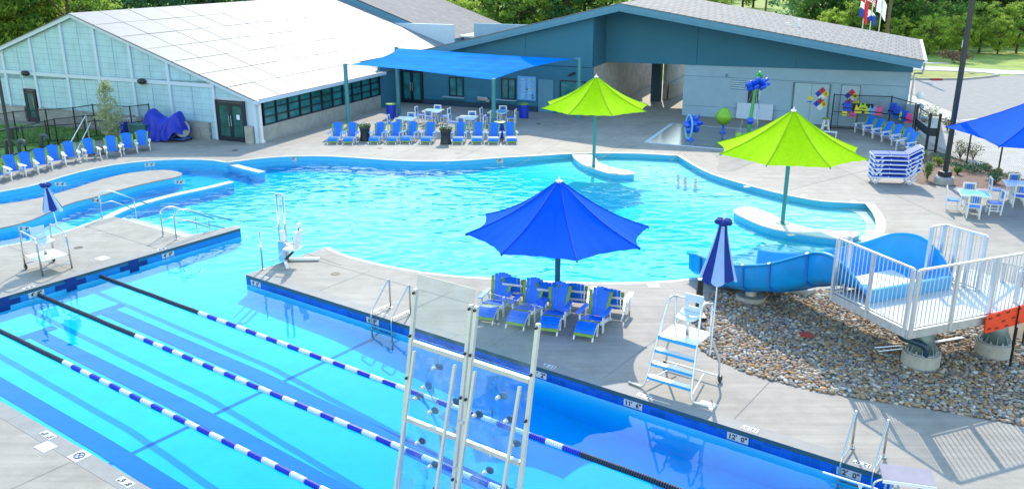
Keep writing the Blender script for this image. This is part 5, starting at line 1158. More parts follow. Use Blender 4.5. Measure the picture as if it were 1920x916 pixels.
for k in range(260):
    a = rg.uniform(0, 6.28); r = rg.uniform(.2, 1.3); fs.sphere((.28 + r * math.cos(a), r * math.sin(a), rg.uniform(1.2, 3.2)), rg.uniform(.008, .022), 4)
fo = fs.build('water_drops', SPRAY, t); fo['kind'] = 'stuff'
t = thing('tipping_bowl', 'navy tipping bowl with green balls at the foot of the spray flower', 'splash toy', G(1393, 268), 0)
MB().lathe([(.16, 0), (.30, .1), (.55, .26), (.52, .27), (.2, .16)], 18).build('bowl', mat('bowl_navy', (.006, .04, .2), .3), t, smooth=True)
for x, y in ((-.25, 0), (.3, .1), (.05, -.2)): MB().sphere((x, y, .36), .2, 12).build('ball', LGREEN, t, smooth=True)
# bubblers
FOAM = mat('white_foam', (.95, .97, .98), .4, var=.03, trans=.7)
for k, (x, y) in enumerate(((1271, 345), (1284, 350), (1303, 352))):
    b = MB(); rg = random.Random(k)
    for j in range(60):
        h = rg.random(); r = .12 * (1 - h) + .03; a = rg.uniform(0, 6.28); b.sphere((r * math.cos(a) * rg.random(), r * math.sin(a) * rg.random(), h * .42), rg.uniform(.02, .055), 6, (1, 1, 1.3))
    tag(b.build('water_bubbler', FOAM, None, smooth=True, loc=G(x, y, WATER_Z)), ('leftmost', 'middle', 'rightmost')[k] + ' white water bubbler in the shallow lagoon', 'bubbler', 'bubblers in the shallows')
t = thing('a_frame_sign', 'white a-frame stand with green seat board by the pale wall', 'sign stand', G(1547, 244), 0); MB().box((0, 0, .66), (.42, .3, .05)).build('top_board', GREEN, t)
for s in (-1, 1): MB().bar((s * .2, -.1, 0), (s * .07, -.06, .62), .08, .06).build('leg', WHITE, t); MB().bar((s * .2, .14, 0), (s * .07, .08, .62), .08, .06).build('leg', WHITE, t)
MB().box((0, -.1, .28), (.26, .05, .08)).build('cross_bar', WHITE, t)
t = thing('low_bench', 'low white bench beside the lime umbrella near the fence', 'bench', G(1556, 258), BA); MB().box((0, 0, .32), (.7, .3, .04)).build('seat', WHITE, t)
for s in (-1, 1): MB().box((s * .3, 0, .15), (.05, .28, .3)).build('leg', WHITE, t)

# ================================================================== FENCES
FPOST = {}
def fence(label, pl, h, par_group, gate=None, mid=False, cat='fence', skip_mesh=()):
    t = thing('chain_link_fence', label, cat, pl[0], 0, par_group); o = pl[0]
    for k, p in enumerate(pl):
        MB().lathe([(.038, 0), (.038, h), (.02, h + .04)], 8).build('fence_post', BLACK, t, loc=p - o)
    for k, (a, c) in enumerate(zip(pl[:-1], pl[1:])):
        A, Cc = a - o, c - o
        for z in ([h - .02, .06] + ([h * .5] if mid else [])): MB().tube([(A.x, A.y, z), (Cc.x, Cc.y, z)], .024, 6).build('rail', BLACK, t)
        if k in skip_mesh: continue
        L = (Cc - A).length; n = max(1, round(L)); f = MB().grid(lambda i, j: (L * i, 0, .06 + (h - .1) * j), 2, 1).build('mesh_fabric', CHAIN, t, loc=A); f.rotation_euler = (0, 0, math.atan2((Cc - A).y, (Cc - A).x))
    return t
fence('black chain link fence nearest the river chairs', [G(-60, 312), G(0, 297), G(49, 286), G(92, 275), G(109, 271), G(163, 264), G(214, 262)], 1.35, 'black chain link fences')
fence('black chain link fence and gate across the small lawn', [G(-60, 290), G(35, 272), G(95, 267), G(146, 263), G(182, 256), G(251, 260), G(286, 255)], 1.75, 'black chain link fences', mid=True)
fence('black chain link fence hung with swim vests before the pale wall', [G(1557, 241), G(1664, 246), G(1708, 262)], 1.95, 'black chain link fences', mid=True)
fence('black chain link fence along the mulch bed at right', [G(1753, 286), G(1812, 306), G(1871, 324), G(1945, 348), G(2040, 380)], 1.75, 'black chain link fences')
t = thing('fence_gate', 'black gate with solid upper panels standing ajar beside the chair row', 'gate', G(1712, 264), 0)
ga, gbp, gc = Vector((0, 0, 0)), G(1735, 285) - G(1712, 264), G(1753, 286) - G(1712, 264)
for p in (ga, gbp, gc): MB().box((p.x, p.y, .98), (.10, .10, 1.96)).build('gate_post', BLACK, t)
DG = mat('gate_panel', (.012, .03, .04), .5)
for a, c, pan in ((ga, gbp, True), (gbp, gc, True)):
    for z in (.1, .85, 1.2, 1.85): MB().bar((a.x, a.y, z), (c.x, c.y, z), .05, .05).build('gate_rail', BLACK, t)
    L = (c - a).length; f = MB().box((L / 2, 0, 1.03), (L - .1, .02, .33)).build('solid_panel', DG, t, loc=a); f.rotation_euler = (0, 0, math.atan2((c - a).y, (c - a).x))
    f = MB().grid(lambda i, j: (L * i, 0, .1 + .75 * j), 1, 1).build('mesh_fabric', CHAIN, t, loc=a); f.rotation_euler = (0, 0, math.atan2((c - a).y, (c - a).x))
# ---- swim vests
def vest(label, p, rz, m, s=1, par=None):
    b = MB(); o = [(-.2, 0), (.2, 0), (.21, .28), (.17, .36), (.16, .50), (.08, .50), (.06, .36), (-.06, .36), (-.08, .50), (-.16, .50), (-.17, .36), (-.21, .28)]
    b.prism([(x * s, y * s) for x, y in o], -.06 * s, .06 * s); b.v = [(x, z, y) for x, y, z in b.v]
    t = thing('swim_vest', label, 'swim vest', p, rz, 'swim vests on the fence'); bo = b.build('vest_body', m, t, bevel=.03)
    MB().box((0, -.07 * s, .16 * s), (.42 * s, .02, .05 * s)).build('belt', BLACK, t); return t
VC = [mat('vest_' + n, c, .7, var=.12) for n, c in (('blue', (.01, .08, .55)), ('pink', (.75, .06, .25)), ('yellow', (.75, .62, .04)), ('lime', (.35, .6, .05)), ('sky', (.08, .4, .75)), ('rose', (.8, .12, .3)))]
fa, fb, fc = G(1557, 241), G(1664, 246), G(1708, 262)
vs_ = [(.24, 1.05, 0, 1.15, 'blue swim vest with a yellow one hanging at the left end of the rack'), (.34, .72, 1, .7, 'small pink swim vest low on the rack'), (.43, .95, 2, .95, 'yellow swim vest third from the left end of the rack'), (.50, 1.1, 3, .9, 'lime swim vest in the middle of the rack'), (.60, .95, 2, .85, 'yellow swim vest right of the lime one on the rack'), (.67, .92, 4, .95, 'sky blue swim vest on the rack'), (.78, .88, 5, 1.1, 'long rose pink swim vest at the right end of the rack'), (.20, .78, 2, .7, 'small yellow swim vest under the blue one')]
for f, z, m, s, lb in vs_:
    p = fa.lerp(fb, f); d = fb - fa; vest(lb, (p.x + .02, p.y - .10, z), math.atan2(d.y, d.x), VC[m], s)
for f, z, m, s, lb in ((.12, .98, 0, 1.35, 'big blue swim vest next to the corner post'), (.34, .9, 0, 1.35, 'second big blue swim vest on the short fence side'), (.52, .85, 3, .9, 'lime swim vest hanging between the blue ones'), (.66, .86, 0, 1.2, 'third big blue swim vest on the short fence side'), (.82, .85, 1, 1.0, 'pink swim vest nearest the gate')):
    p = fb.lerp(fc, f); d = fc - fb; vest(lb, (p.x - .06, p.y - .10, z), math.atan2(d.y, d.x) + .1, VC[m], s)
tag(MB().box((0, 0, 0), (1.15, .03, .45)).build('vest_rack_board', BLACK, None, loc=fa.lerp(fb, .52) + Vector((0, .06, 1.25))), 'black board behind the hanging swim vests', 'board').rotation_euler = (0, 0, math.atan2((fb - fa).y, (fb - fa).x))
# ---- stacked loungers
SLING = mat('sling_blue', (.004, .07, .62), .6, var=.15, scale=5); LFR = mat('lounger_white', (.70, .76, .86), .35, var=.05)
def lounger():
    t = thing('sun_lounger', 'x', 'sun lounger', group='stack of sun loungers')
    for s in (-1, 1):
        MB().bar((-1.0, s * .31, .32), (.42, s * .31, .32), .05, .09).build('side_rail', LFR, t); MB().bar((.40, s * .31, .31), (1.0, s * .31, .66), .05, .09).build('back_rail', LFR, t)
        for x in (-.78, .62):
            b = MB(); b.bar((x - .22, s * .30, .30), (x, s * .30, .02), .05, .06); b.bar((x + .22, s * .30, .30), (x, s * .30, .02), .05, .06); b.build('leg', LFR, t)
    for x0, x1 in ((-.97, -.30), (-.26, .40)): MB().box(((x0 + x1) / 2, 0, .355), (x1 - x0, .685, .05)).build('sling', SLING, t)
    MB().bar((.43, 0, .365), (.98, 0, .69), .685, .05).build('back_sling', SLING, t)
    for x in (-1.0, -.28): MB().box((x, 0, .32), (.05, .6, .07)).build('cross_bar', LFR, t)
    MB().box((1.0, 0, .665), (.06, .6, .08)).build('head_bar', LFR, t); return t
lg = lounger(); lp_ = G(1673, 343)
for k in range(6):
    q = lp_ + Vector((.02 * math.sin(k * 2.2), .02 * math.cos(k), .19 * k)); lb = ('bottom', 'second lowest', 'third lowest', 'fourth lowest', 'fifth lowest', 'topmost')[k] + ' white and blue sun lounger of the stack'
    if k == 0: lg.location = q; lg.rotation_euler = (0, 0, R(-8)); lg['label'] = lb
    else: dup(lg, q, R(-8) + .01 * math.sin(k * 3), lb)
    # legs of upper loungers nest inside the ones below
# ---- covered fan, bin and clutter on the left
TARP = mat('tarp_blue', (.002, .022, .42), .5, var=.18, scale=3, bump=.5, bscale=5)
t = thing('covered_fan', 'large drum fan under a royal blue tarpaulin before the pool house', 'covered fan', G(314, 262), R(-14))
def tarp(i, j):
    x = -1.2 + 2.4 * i; c = 2 * j - 1
    h = 1.12 + .52 * math.exp(-((x + .72) / .48) ** 2) + .46 * math.exp(-((x - .82) / .34) ** 2); e = max(0, 1 - (abs(x) / 1.22) ** 6)
    h = .25 + (h - .25) * e ** .45; a = abs(c); s = 1 if c > 0 else -1
    top = min(1, a / .42); y = s * (.40 * top + .30 * max(0, a - .42) / .58 * (1 + .35 * math.sin(17 * x + 2 * s)) ) * (.55 + .45 * e ** .5)
    skirt = .06 + (.42 if x > .35 else 0) * min(1, max(0, (x - .35) / .4)) + .05 * math.sin(9 * x)
    d = max(0, (a - .34) / .66); z = h - .10 * top ** 3 - (h - .1 - skirt) * d ** 1.15
    fold = .05 * math.sin(15 * x + 5 * d + 3 * s) * d + .03 * math.sin(31 * x + 7 * s) * d; return (x + .04 * math.sin(6 * d + x * 3), y + s * fold, max(.04, z + .03 * math.sin(8 * x + 6 * c)))
MB().grid(tarp, 60, 48).build('tarpaulin', TARP, t, smooth=True)
MB().lathe([(.40, -.10), (.43, -.10), (.43, .10), (.40, .10)], 28).build('fan_ring', ALU, t, loc=(.96, 0, .62), ).rotation_euler = (R(90), 0, R(70))
BT = mat('trolley_blue', (.02, .09, .38), .4); MB().box((.85, 0, .14), (.9, .8, .05)).build('trolley', BT, t)
for s in (-1, 1): MB().bar((.5, s * .38, .14), (1.0, s * .38, .62), .05).build('trolley_strut', BT, t); MB().lathe([(.02, -.02), (.07, -.02), (.07, .02), (.02, .02)], 10).build('castor', BLACK, t, loc=(1.2, s * .36, .07)).rotation_euler = (R(90), 0, 0)
t = thing('green_bin', 'dark green lidded waste box beside the covered fan', 'bin', G(266, 263), R(-12)); BG = mat('bin_green', (.03, .12, .12), .45, var=.1)
MB().box((0, 0, .42), (.95, .6, .8)).build('box', BG, t, bevel=.04); MB().box((0, -.02, .86), (1.05, .7, .08)).build('lid', BG, t, bevel=.02)
t = thing('blue_crate', 'small blue crate behind the chairs near the sapling', 'crate', G(231, 253), R(-10)); MB().box((0, 0, .36), (.5, .4, .7)).build('box', BINB, t, bevel=.02)
for k, (x, y, lb) in enumerate(((243, 250, 'left white plastic chair by the fence gate'), (258, 249, 'right white plastic chair by the fence gate'))):
    t = thing('plastic_chair', lb, 'chair', G(x, y), R(200 - 30 * k), 'white plastic chairs by the fence')
    for sx in (-1, 1):
        for sy in (-1, 1): MB().bar((sx * .22, sy * .2, 0), (sx * .19, sy * .17, .44), .04).build('leg', WHITE, t)
        MB().tube(arc([(sx * .24, -.2, .44), (sx * .25, -.2, .64), (sx * .25, .2, .66)], .1), .02, 6).build('arm', WHITE, t)
    MB().box((0, 0, .44), (.44, .44, .03)).build('seat', WHITE, t, bevel=.01)
    for i in range(5): MB().bar(((i - 2) * .085, .2, .46), ((i - 2) * .095, .3, .86), .05, .015).build('back_slat', WHITE, t)
    MB().box((0, .305, .87), (.46, .03, .06)).build('top_rail', WHITE, t)
t = thing('stair_rail', 'pale sloping handrail behind the river chairs', 'handrail', G(130, 288), 0); dq = G(168, 263) - G(130, 288)
MB().tube([(0, 0, .35), (dq.x, dq.y, 1.35)], .025, 8).build('upper_rail', WHITE, t); MB().tube([(.3, 0, 0), (dq.x + .2, dq.y, .95)], .025, 8).build('lower_rail', WHITE, t); MB().tube([(dq.x, dq.y, 0), (dq.x, dq.y, 1.35)], .025, 8).build('rail_post', WHITE, t)
CAP = mat('grey_cap', (.08, .11, .13), .6, var=.1)
for k, (x, y) in enumerate(((14, 289), (38, 290), (80, 279), (25, 262))):
    t = thing('vent_pipe', ('left', 'second', 'right', 'rear')[k] + ' dark gooseneck vent pipe behind the river chairs', 'vent pipe', G(x, y), 0, 'gooseneck vents'); MB().tube(arc([(0, 0, 0), (0, 0, .7), (.3, 0, .7), (.3, 0, .45)], .14, 5), .09, 10).build('pipe', CAP, t, smooth=True)
# left lawn and mulch
LAWN = mat('garden_grass', (.11, .27, .04), .9, var=.35, scale=1.3, bump=.6, bscale=40, var2=(.18, .33, .06)); MULCH = mat('mulch', (.20, .13, .09), .95, var=.4, scale=7, bump=.8, bscale=30)
lawn = pts([(-300, 246), (40, 231), (240, 250), (238, 262), (160, 264), (90, 276), (40, 289), (-60, 316), (-300, 380)])
struct(MB().sheet([lawn], .004).build('small_lawn', LAWN))['label'] = 'small lawn between the fence and the pool house'
struct(MB().sheet([pts([(30, 288), (90, 273), (120, 268), (140, 268), (100, 282), (40, 298), (-80, 326), (-80, 316)])], .008).build('mulch_strip', MULCH))['label'] = 'brown mulch strip along the left fence'
struct(MB().sheet([pts([(15, 240), (72, 233), (85, 238), (30, 247)])], .010).build('door_pad', CONC))['label'] = 'concrete pad outside the single door'
b = MB(); rg = random.Random(4)
for k in range(9000):
    x, y = rg.uniform(-60, 235), rg.uniform(236, 285); p = G(x, y)
    if not inside((p.x, p.y), lawn) or y > 276: continue
    a = rg.uniform(0, 6.28); h = rg.uniform(.05, .13); b.add([(p.x - .025 * math.cos(a), p.y - .025 * math.sin(a), .004), (p.x + .025 * math.cos(a), p.y + .025 * math.sin(a), .004), (p.x + rg.uniform(-.05, .05), p.y + rg.uniform(-.05, .05), h)], [(0, 1, 2)])
struct(b.build('lawn_grass_blades', LAWN), 'stuff', 'grass blades of the small left lawn')
ROCK = mat('garden_rock', (.25, .17, .12), .9, var=.3, scale=6, bump=.5)
for k, (x, y, s) in enumerate(((187, 289, .35), (226, 283, .3), (165, 292, .22), (120, 297, .25))):
    b = MB(); b.sphere((0, 0, 0), 1, 12, (s, s * .8, s * .75)); b.v = [tuple(Vector(v) * (1 + .25 * noise.noise(Vector(v) * 5 + Vector((k * 7, 0, 0))))) for v in b.v]
    tag(b.build('garden_rock', ROCK, None, loc=G(x, y) + Vector((0, 0, s * .3))), ('largest brown rock behind the river chairs, under the sapling', 'brown rock right of the sapling', 'small brown rock left of the sapling', 'brown rock farthest left behind the river chairs')[k], 'rock', 'brown rocks behind the chairs')
# ---- light poles
t = thing('light_pole', 'dark light pole behind the leftmost river chairs', 'light pole', G(25, 299), 0, 'dark light poles'); MB().lathe([(.13, 0), (.13, .3), (.085, .32), (.07, 9)], 12).build('shaft', DARKPOLE, t)
t = thing('light_pole', 'tall dark light pole on a concrete base in the mulch bed', 'light pole', G(1769, 344), 0, 'dark light poles'); MB().lathe([(.40, 0), (.40, .28), (.36, .32)], 24).build('footing', CONC, t); MB().box((0, 0, .44), (.40, .40, .22), rz=.3).build('base_cover', DARKPOLE, t, bevel=.02); MB().box((0, 0, 5.5), (.155, .155, 10), rz=.3).build('shaft', DARKPOLE, t)
# ================================================================== RIGHT GARDEN, PAVING AND ROAD
bedR = pts([(1716, 300), (1700, 335), (1728, 346), (1790, 350), (1860, 354), (1960, 362), (2060, 400), (2000, 362), (1871, 322), (1812, 304), (1756, 284)])
struct(MB().sheet([bedR], .006).build('mulch_bed', MULCH))['label'] = 'pinkish mulch bed round the right light pole'
ASPH = mat('asphalt', (.24, .23, .22), .9, var=.14, scale=2, bump=.2); WALK = mat('sidewalk_concrete', (.44, .42, .38), .85, var=.1, scale=1.2)
AY = [(1716, 152), (1800, 151), (1876, 143), (2300, 128), (2300, 330), (1925, 272), (1803, 246), (1790, 213), (1716, 181)]
struct(MB().sheet([pts(AY)], .004).build('parking_lot', ASPH))['label'] = 'grey asphalt parking lot beyond the fence'
struct(MB().sheet([pts([(1700, 180), (1716, 181), (1790, 213), (1803, 246), (1925, 272), (2300, 330), (2300, 480), (1945, 346), (1871, 322), (1812, 304), (1770, 280), (1735, 262), (1700, 225)])], .008).build('sidewalk', WALK))['label'] = 'pale sidewalk between fence and parking lot'
PAINTW = mat('road_paint', (.7, .7, .68), .7, var=.1)
for a, c in (((1835, 262), (1920, 262)), ((1800, 226), (1920, 214)), ((1870, 268), (1960, 256))): strip(pts([a, c]), .12, .009, PAINTW, 'parking_line', bpy.data.objects['parking_lot'])
ROADP = mat('pale_road', (.42, .41, .39), .85, var=.08)
struct(MB().sheet([pts([(1600, 118), (1720, 123), (1900, 132), (2300, 150), (2300, 139), (1900, 140), (1720, 132), (1600, 130)])], .002).build('road', ROADP))['label'] = 'pale road beyond the parking lot'
struct(MB().sheet([pts([(1640, 116), (1725, 117), (1785, 117.5), (1785, 119.5), (1725, 119.5), (1640, 119)])], .003).build('footpath', ROADP))['label'] = 'thin pale footpath before the trees'
isl2 = pts([(1640, 134), (1720, 134), (1800, 136.5), (1845, 139), (1872, 142.5), (1850, 146), (1805, 150), (1720, 150), (1640, 149)])
DRYG = mat('dry_grass', (.24, .26, .06), .9, var=.3, scale=.9, bump=.5, bscale=20); ob = struct(MB().prism(isl2, -.02, .10).build('traffic_island', DRYG)); ob['label'] = 'dry grass traffic island with kerb'
KERB = mat('kerb', (.36, .34, .31), .85, var=.12); KRED = mat('kerb_red', (.30, .05, .05), .8)
for k, (a, c) in enumerate(zip(isl2, isl2[1:])): MB().bar((a.x, a.y, .06), (c.x, c.y, .06), .18, .16).build('kerb', KERB, ob)
a, c = G(1745, 150.6), G(1766, 150.6); MB().bar((a.x, a.y - .02, .08), (c.x, c.y - .02, .08), .22, .16).build('red_kerb', KRED, ob)
# shrubs
SHR = [mat('shrub_%s' % n, c, .7, var=.35, scale=9, trans=.35) for n, c in (('green', (.08, .20, .03)), ('juniper', (.03, .13, .06)), ('yellow', (.22, .28, .03)), ('dry', (.22, .22, .09)), ('bronze', (.18, .11, .07)))]
def shrub(label, p, w_, h, m, n=500, s=.09, group='garden shrubs', stems=True):
    t = thing('shrub', label, 'shrub', p, random.uniform(0, 6), group); b = MB(); rg2 = random.Random(int(p[0] * 100))
    for k in range(14):
        a = rg2.uniform(0, 6.28); r = w_ * .34 * rg2.random() ** .5; c = (r * math.cos(a), r * math.sin(a), h * rg2.uniform(.30, .78)); leaves(b, c, (w_ * .24, w_ * .24, h * .24), n // 14, s)
    o = b.build('foliage', m, t); o['kind'] = 'stuff'
    b = MB()
    for k in range(6): a = k * 1.05; b.tube([(0, 0, 0), (w_ * .2 * math.cos(a), w_ * .2 * math.sin(a), h * .6)], [.02, .006], 5)
    b.build('stems', mat('twig', (.12, .09, .06), .9), t); return t
for x, y, w_, h, k, lb in ((1800, 297, 1.0, .9, 3, 'pale twiggy shrub left of the two by the fence'), (1824, 299, 1.0, .85, 3, 'pale twiggy shrub right of the two by the fence'), (1762, 303, 1.5, .45, 1, 'dark spreading juniper left of the light pole'), (1800, 318, 1.4, .4, 1, 'spreading juniper behind the light pole'), (1826, 322, 1.5, .45, 1, 'largest spreading juniper right of the light pole'), (1730, 302, .5, .6, 2, 'small yellow green shrub beside the lounger stack'), (1760, 310, .7, .4, 2, 'low yellow flowering shrub near the pole'), (1738, 338, .5, .95, 0, 'slim green shrub in front of the mulch bed'), (1795, 327, .35, .35, 0, 'tiny bright green plant beside the pole base'), (1865, 345, 1.0, .5, 1, 'green juniper behind the aqua table'), (1848, 318, .6, .3, 3, 'dry grass tuft by the fence, left of two'), (1870, 326, .6, .3, 3, 'dry grass tuft by the fence, right of two'),
                           (1742, 224, 1.2, .95, 2, 'bright yellow green bush beyond the gate'), (1728, 240, 1.1, .7, 4, 'reddish low bush just behind the gate'), (1776, 246, .8, .9, 3, 'airy pale shrub on the sidewalk beyond the gate'), (1790, 118, 3.0, 1.2, 4, 'round bronze bush on the far grass'), (8, 312, .9, .5, 2, 'yellow green tuft behind the leftmost river chairs'), (1895, 336, .9, .35, 3, 'dry groundcover behind the right table')):
    shrub(lb, G(x, y), w_, h, SHR[k], 420 if w_ < 2 else 900, .085 if w_ < 2 else .2)
# ================================================================== TREES
BARK = mat('bark', (.075, .06, .045), .95, var=.3, scale=8, bump=.6)
def leafmat(n, c, c2): return mat('leaf_' + n, c, .6, var=.3, scale=1.1, trans=.6, var2=c2)
LM = [leafmat('deep', (.055, .18, .05), (.19, .34, .06)), leafmat('mid', (.13, .28, .05), (.34, .46, .07)), leafmat('bright', (.26, .42, .05), (.46, .56, .09)), leafmat('blue', (.04, .18, .10), (.13, .29, .11))]
def crown(seed, rx, rz_, z0, ncl, nl, ls, low=False):
    rg = random.Random(seed); b = MB()
    for k in range(ncl):
        while True:
            d = Vector((rg.uniform(-1, 1), rg.uniform(-1, 1), rg.uniform(-1, 1)))
            if .25 < d.length < 1: break
        d = d.normalized() * (d.length ** .35); c = Vector((d.x * rx, d.y * rx, z0 + d.z * rz_)); cr = rg.uniform(.45, 1.0) * rx * .30
        for _ in range(nl):
            e = Vector((rg.gauss(0, 1), rg.gauss(0, 1), rg.gauss(0, .7))); e = e.normalized() * (rg.random() ** .5); p = c + Vector((e.x * cr, e.y * cr, e.z * cr * .75))
            a = Vector((rg.gauss(0, 1), rg.gauss(0, 1), rg.gauss(0, 1) + .8)).normalized(); t_ = a.orthogonal().normalized(); q = a.cross(t_); s = ls * rg.uniform(.6, 1.4); b.quad(p - t_ * s * .5, p - q * s * .32, p + t_ * s * .5, p + q * s * .32)
    return b
def make_tree(kind, seed, lm, rx, rz_, z0, H_, ncl, nl, ls, label, group):
    t = thing('tree', label, 'tree', group=group); rg = random.Random(seed); b = MB()
    tr = [(.10 * rg.uniform(-1, 1) * k, .10 * rg.uniform(-1, 1) * k, H_ * k / 6) for k in range(7)]; r0 = H_ * .022
    b.tube(tr, [r0 * (1.25 - k * .17) for k in range(7)], 8)
    for k in range(9):
        a = k * 2.4; f = rg.uniform(.3, .75); p = Vector(tr[2]) if f < .4 else Vector(tr[3]) if f < .6 else Vector(tr[4]); e = Vector((math.cos(a) * rx * .7, math.sin(a) * rx * .7, z0 + rg.uniform(-.4, .5) * rz_)); b.tube([p, p.lerp(e, .5) + Vector((0, 0, .2)), e], [r0 * .45, r0 * .3, r0 * .1], 6)
    b.build('trunk', BARK, t, smooth=True); o = crown(seed, rx, rz_, z0, ncl, nl, ls).build('crown', lm, t); return t
FOR = 'woodland trees behind the buildings'
TP = [make_tree('a', 1, LM[0], 4.2, 5.0, 6.6, 10, 90, 70, .34, 'x', FOR), make_tree('b', 2, LM[1], 3.8, 4.6, 5.8, 9, 85, 70, .34, 'x', FOR), make_tree('c', 3, LM[2], 3.2, 3.6, 4.4, 7, 70, 70, .30, 'x', FOR), make_tree('d', 4, LM[3], 4.6, 5.5, 6.6, 11, 95, 70, .36, 'x', FOR)]
used = [False] * 4
def AT(px, Y): return Vector(((px - 960) / FPX * (Y * math.cos(PITCH) + CAM_H * math.sin(PITCH)), Y, -.02))
def put_tree(px, Y, k, s, label, zs=1.0):
    p = AT(px, Y); a = random.uniform(0, 6.28)
    if not used[k]: used[k] = True; o = TP[k]; o.location = p; o.rotation_euler = (0, 0, a); o.scale = (s, s, s * zs); o['label'] = label
    else: dup(TP[k], p, a, label, (s, s, s * zs))
KN = ['dark green', 'mid green', 'bright green', 'blue green']
trees = []
rg = random.Random(21)
for i, px in enumerate(range(-70, 170, 30)): trees.append((px + rg.uniform(-10, 10), 78 + rg.uniform(-4, 6), rg.choice((1, 0, 1, 2)), rg.uniform(.85, 1.1), 'behind the left end of the pool house'))
for i, px in enumerate(range(180, 640, 45)): trees.append((px, 92 + rg.uniform(-4, 6), rg.choice((0, 1, 3)), rg.uniform(.8, 1.0), 'behind the pool house ridge'))
for i, px in enumerate(range(800, 1180, 33)): trees.append((px + rg.uniform(-8, 8), 92 + rg.uniform(-6, 12), rg.choice((0, 3, 0, 1)), rg.uniform(.85, 1.05), 'behind the bath house left slope'))
trees.append((868, 84, 2, .75, 'behind the white flat roof'))
for i, px in enumerate(range(1510, 1730, 24)): trees.append((px + rg.uniform(-6, 6), 100 + rg.uniform(-6, 10), rg.choice((0, 3, 0, 3)), rg.uniform(.85, 1.05), 'behind the flagpoles'))
for i, px in enumerate(range(1735, 2010, 24)): trees.append((px + rg.uniform(-8, 8), 101 + rg.uniform(-3, 14), rg.choice((0, 1, 3, 0)), rg.uniform(.85, 1.05), 'beyond the parking lot'))
for px, Y, k, s in ((1392, 165, 1, .95), (1412, 175, 0, .95), (1345, 150, 1, .8), (1312, 140, 1, .9), (1505, 140, 1, 1.0), (1482, 190, 0, 1.0), (1372, 215, 0, 1.0), (1440, 225, 3, 1.1), (1330, 200, 3, 1.1), (1270, 130, 1, .9), (1230, 140, 0, 1.0)): trees.append((px, Y, k, s, 'in the far grass field'))
for px, Y, k, s in ((1740, 89, 2, .5), (1762, 90, 2, .45), (1800, 90, 2, .5), (1835, 91, 1, .5), (1870, 90, 2, .45), (1905, 91, 1, .5), (1945, 90, 1, .5), (1555, 92, 2, .55), (1600, 93, 1, .5), (1680, 92, 2, .45)): trees.append((px, Y, k, s, 'low at the woodland edge'))
groups = {}
for tr in trees: groups.setdefault((tr[4], tr[2]), []).append(tr)
for (where, k), l in groups.items():
    l.sort()
    for i, (px, Y, kk, s, _) in enumerate(l):
        pos = '' if len(l) == 1 else ', leftmost' if i == 0 else ', rightmost' if i == len(l) - 1 else ', %s from left' % (ORD[i] if i < 10 else str(i + 1) + 'th')
        put_tree(px, Y, k, s, '%s leafy tree %s%s' % (KN[k], where, pos))
# far woods as one mass
b = MB(); rg = random.Random(33)
for k in range(900):
    px = rg.uniform(-250, 2200); Y = rg.uniform(125, 150)
    if 1300 < px < 1510: Y = rg.uniform(240, 270)
    p = AT(px, Y); c = (p.x, p.y, rg.uniform(.5, 13)); leaves(b, c, (2.2, 2.2, 1.8), 26, 1.0, .6)
struct(b.build('far_woods', LM[0]), 'stuff', 'dense far woodland behind everything')
b = MB(); rg = random.Random(34)
for k in range(330):
    px = rg.uniform(1490, 2050); p = AT(px, rg.uniform(96, 106)); leaves(b, (p.x, p.y, rg.uniform(.3, 2.2)), (1.3, 1.3, .9), 34, .4, .5)
struct(b.build('woodland_undergrowth', LM[1]), 'stuff', 'dark leafy undergrowth at the foot of the right woods')
# sapling by the fence
t = thing('sapling', 'slim pale leaved sapling by the left fence', 'tree', G(212, 268)); b = MB()
for k in range(3): b.tube([(.05 * k - .05, 0, 0), (.08 * k - .08, .03, 1.2), (.22 * (k - 1), .05, 2.9)], [.025, .018, .006], 6)
b.build('trunk', mat('pale_bark', (.25, .22, .17), .9), t)
b = MB(); rg = random.Random(8)
for k in range(95): z = rg.uniform(.3, 3.15); r = .62 * math.sin(math.pi * min(.95, (z + .35) / 3.7)); a = rg.uniform(0, 6.28); rr_ = r * rg.random() ** .5; leaves(b, (rr_ * math.cos(a), rr_ * math.sin(a), z), (.2, .2, .17), 26, .12, .3)
o = b.build('crown', mat('sapling_leaf', (.30, .40, .16), .6, var=.3, scale=6, trans=.5, var2=(.50, .52, .32)), t)
# ================================================================== FLAGS, POLES, WIRES
def at3(px, py, Y):
    x = (px - 960) / FPX; y = -(py - 458) / FPX; c, s = math.cos(PITCH), math.sin(PITCH); d = Vector((x, c + y * s, -s + y * c)); t_ = Y / d.y; return Vector((d.x * t_, Y, CAM_H + d.z * t_))
FRED = mat('flag_red', (.60, .02, .04), .7, trans=.35); FWH = mat('flag_white', (.75, .75, .75), .7, trans=.35); FBL = mat('flag_blue', (.01, .06, .35), .7, trans=.35)
FY = 73.0
def flag(t, px, py, w_, h, mats, cells, droop=.5):
    p = at3(px, py, FY) - t.location; m_ = MB()
    nu, nv = 12, 9
    def fn(i, j): return (p.x + w_ * i * .75, p.y + .10 * math.sin(7 * i + 2 * j), p.z - h * j - droop * i ** 1.4 * w_ + .03 * math.sin(5 * i))
    m_.grid(fn, nu, nv); m_.mi = [cells((k % nu) / nu, (k // nu) / nv) for k in range(nu * nv)]
    return m_.build('flag_cloth', mats, t, smooth=True)
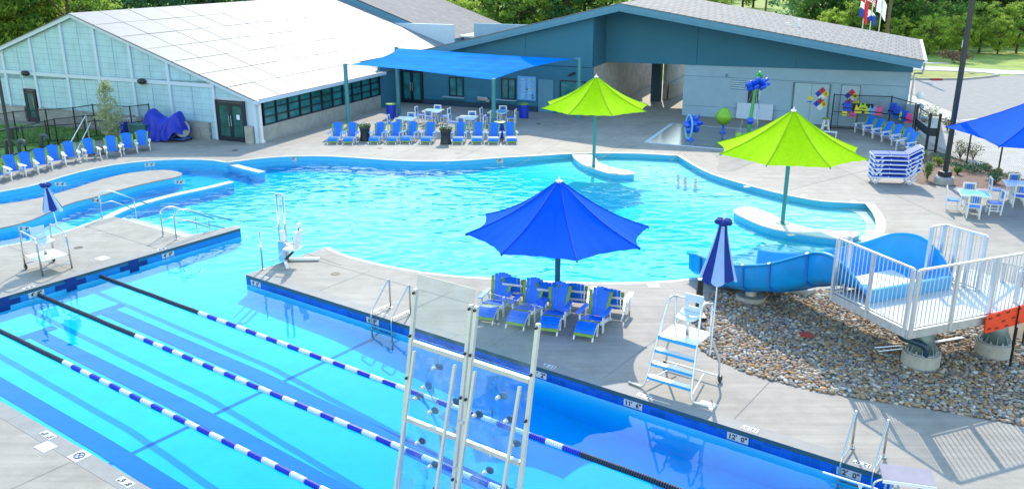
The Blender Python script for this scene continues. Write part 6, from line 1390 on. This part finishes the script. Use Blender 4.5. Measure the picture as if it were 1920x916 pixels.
for px, lb in ((1612, 'left flagpole with a red white and blue flag'), (1626, 'middle flagpole with striped and blue flags'), (1643, 'right flagpole with a white flag')):
    base = AT(px - 6, FY); t = thing('flagpole', lb, 'flagpole', (base.x, base.y, 0), 0, 'flagpoles behind the bath house roof'); MB().tube([(0, 0, 0), (0, 0, 12)], .05, 8).build('pole', ALU, t)
    if px == 1612: flag(t, px + 4, -6, .95, 1.5, [FRED, FWH, FBL], lambda i, j: (1 if .2 < j < .5 else 2 if j >= .55 else 0) if i < .4 else 0, .8)
    if px == 1626: flag(t, px + 3, -14, .9, .75, [FRED, FWH, FBL], lambda i, j: int(j * 9) % 2, .5); flag(t, px + 2, 18, 1.0, .75, [FRED, FWH, FBL], lambda i, j: 2 if (i + j) > .75 or i > .8 else 1, .6)
    if px == 1643: flag(t, px + 4, -8, 1.1, 1.25, [FWH, FBL, FWH], lambda i, j: 1 if (.18 < i < .34 and .35 < j < .65 and int(i * 24 + j * 18) % 2) else 0, .7)
t = thing('utility_pole', 'brown wooden utility pole right of the flags', 'utility pole', AT(1655, 80), 0); MB().tube([(0, 0, 0), (0, 0, 13)], [.17, .12], 8).build('shaft', mat('pole_wood', (.16, .10, .07), .9, var=.2), t); MB().box((.1, -.25, 9.6), (.4, .4, .9)).build('transformer', GALV, t)
t = thing('utility_pole', 'thin utility pole standing in the far grass field', 'utility pole', AT(1433, 128), 0); MB().tube([(0, 0, 0), (0, 0, 14)], .14, 8).build('shaft', MATS['pole_wood'], t)
for z in (5.1, 6.4): MB().box((.7, 0, z), (1.4, .1, .1)).build('lamp_arm', GALV, t)
for k, (a, c) in enumerate(((AT(1433, 128) + Vector((0, 0, 8.6)), AT(1655, 80) + Vector((0, 0, 11))), (AT(1433, 128) + Vector((0, 0, 6.9)), AT(1655, 80) + Vector((0, 0, 10))), (AT(1655, 80) + Vector((0, 0, 8)), AT(1433, 128) + Vector((0, 0, 4.2))))):
    d = c - a; tag(MB().tube([d * (i / 12) + Vector((0, 0, -1.0 * math.sin(math.pi * i / 12))) for i in range(13)], .02, 4).build('overhead_wire', BLACK, None, loc=a), ('upper', 'middle', 'lower')[k] + ' overhead wire between the two utility poles', 'wire', 'overhead wires')
t = thing('road_sign', 'small white sign on a thin post beyond the light pole', 'sign', AT(1800, 76), 0); MB().tube([(0, 0, 0), (0, 0, 2.6)], .03, 6).build('post', GALV, t); MB().box((0, -.05, 2.3), (.45, .02, .6)).build('plate', FWH, t)
for z in (2.42, 2.2): MB().box((0, -.065, z), (.28, .005, .06)).build('sign_print', INK, t)
bpy.context.view_layer.update()
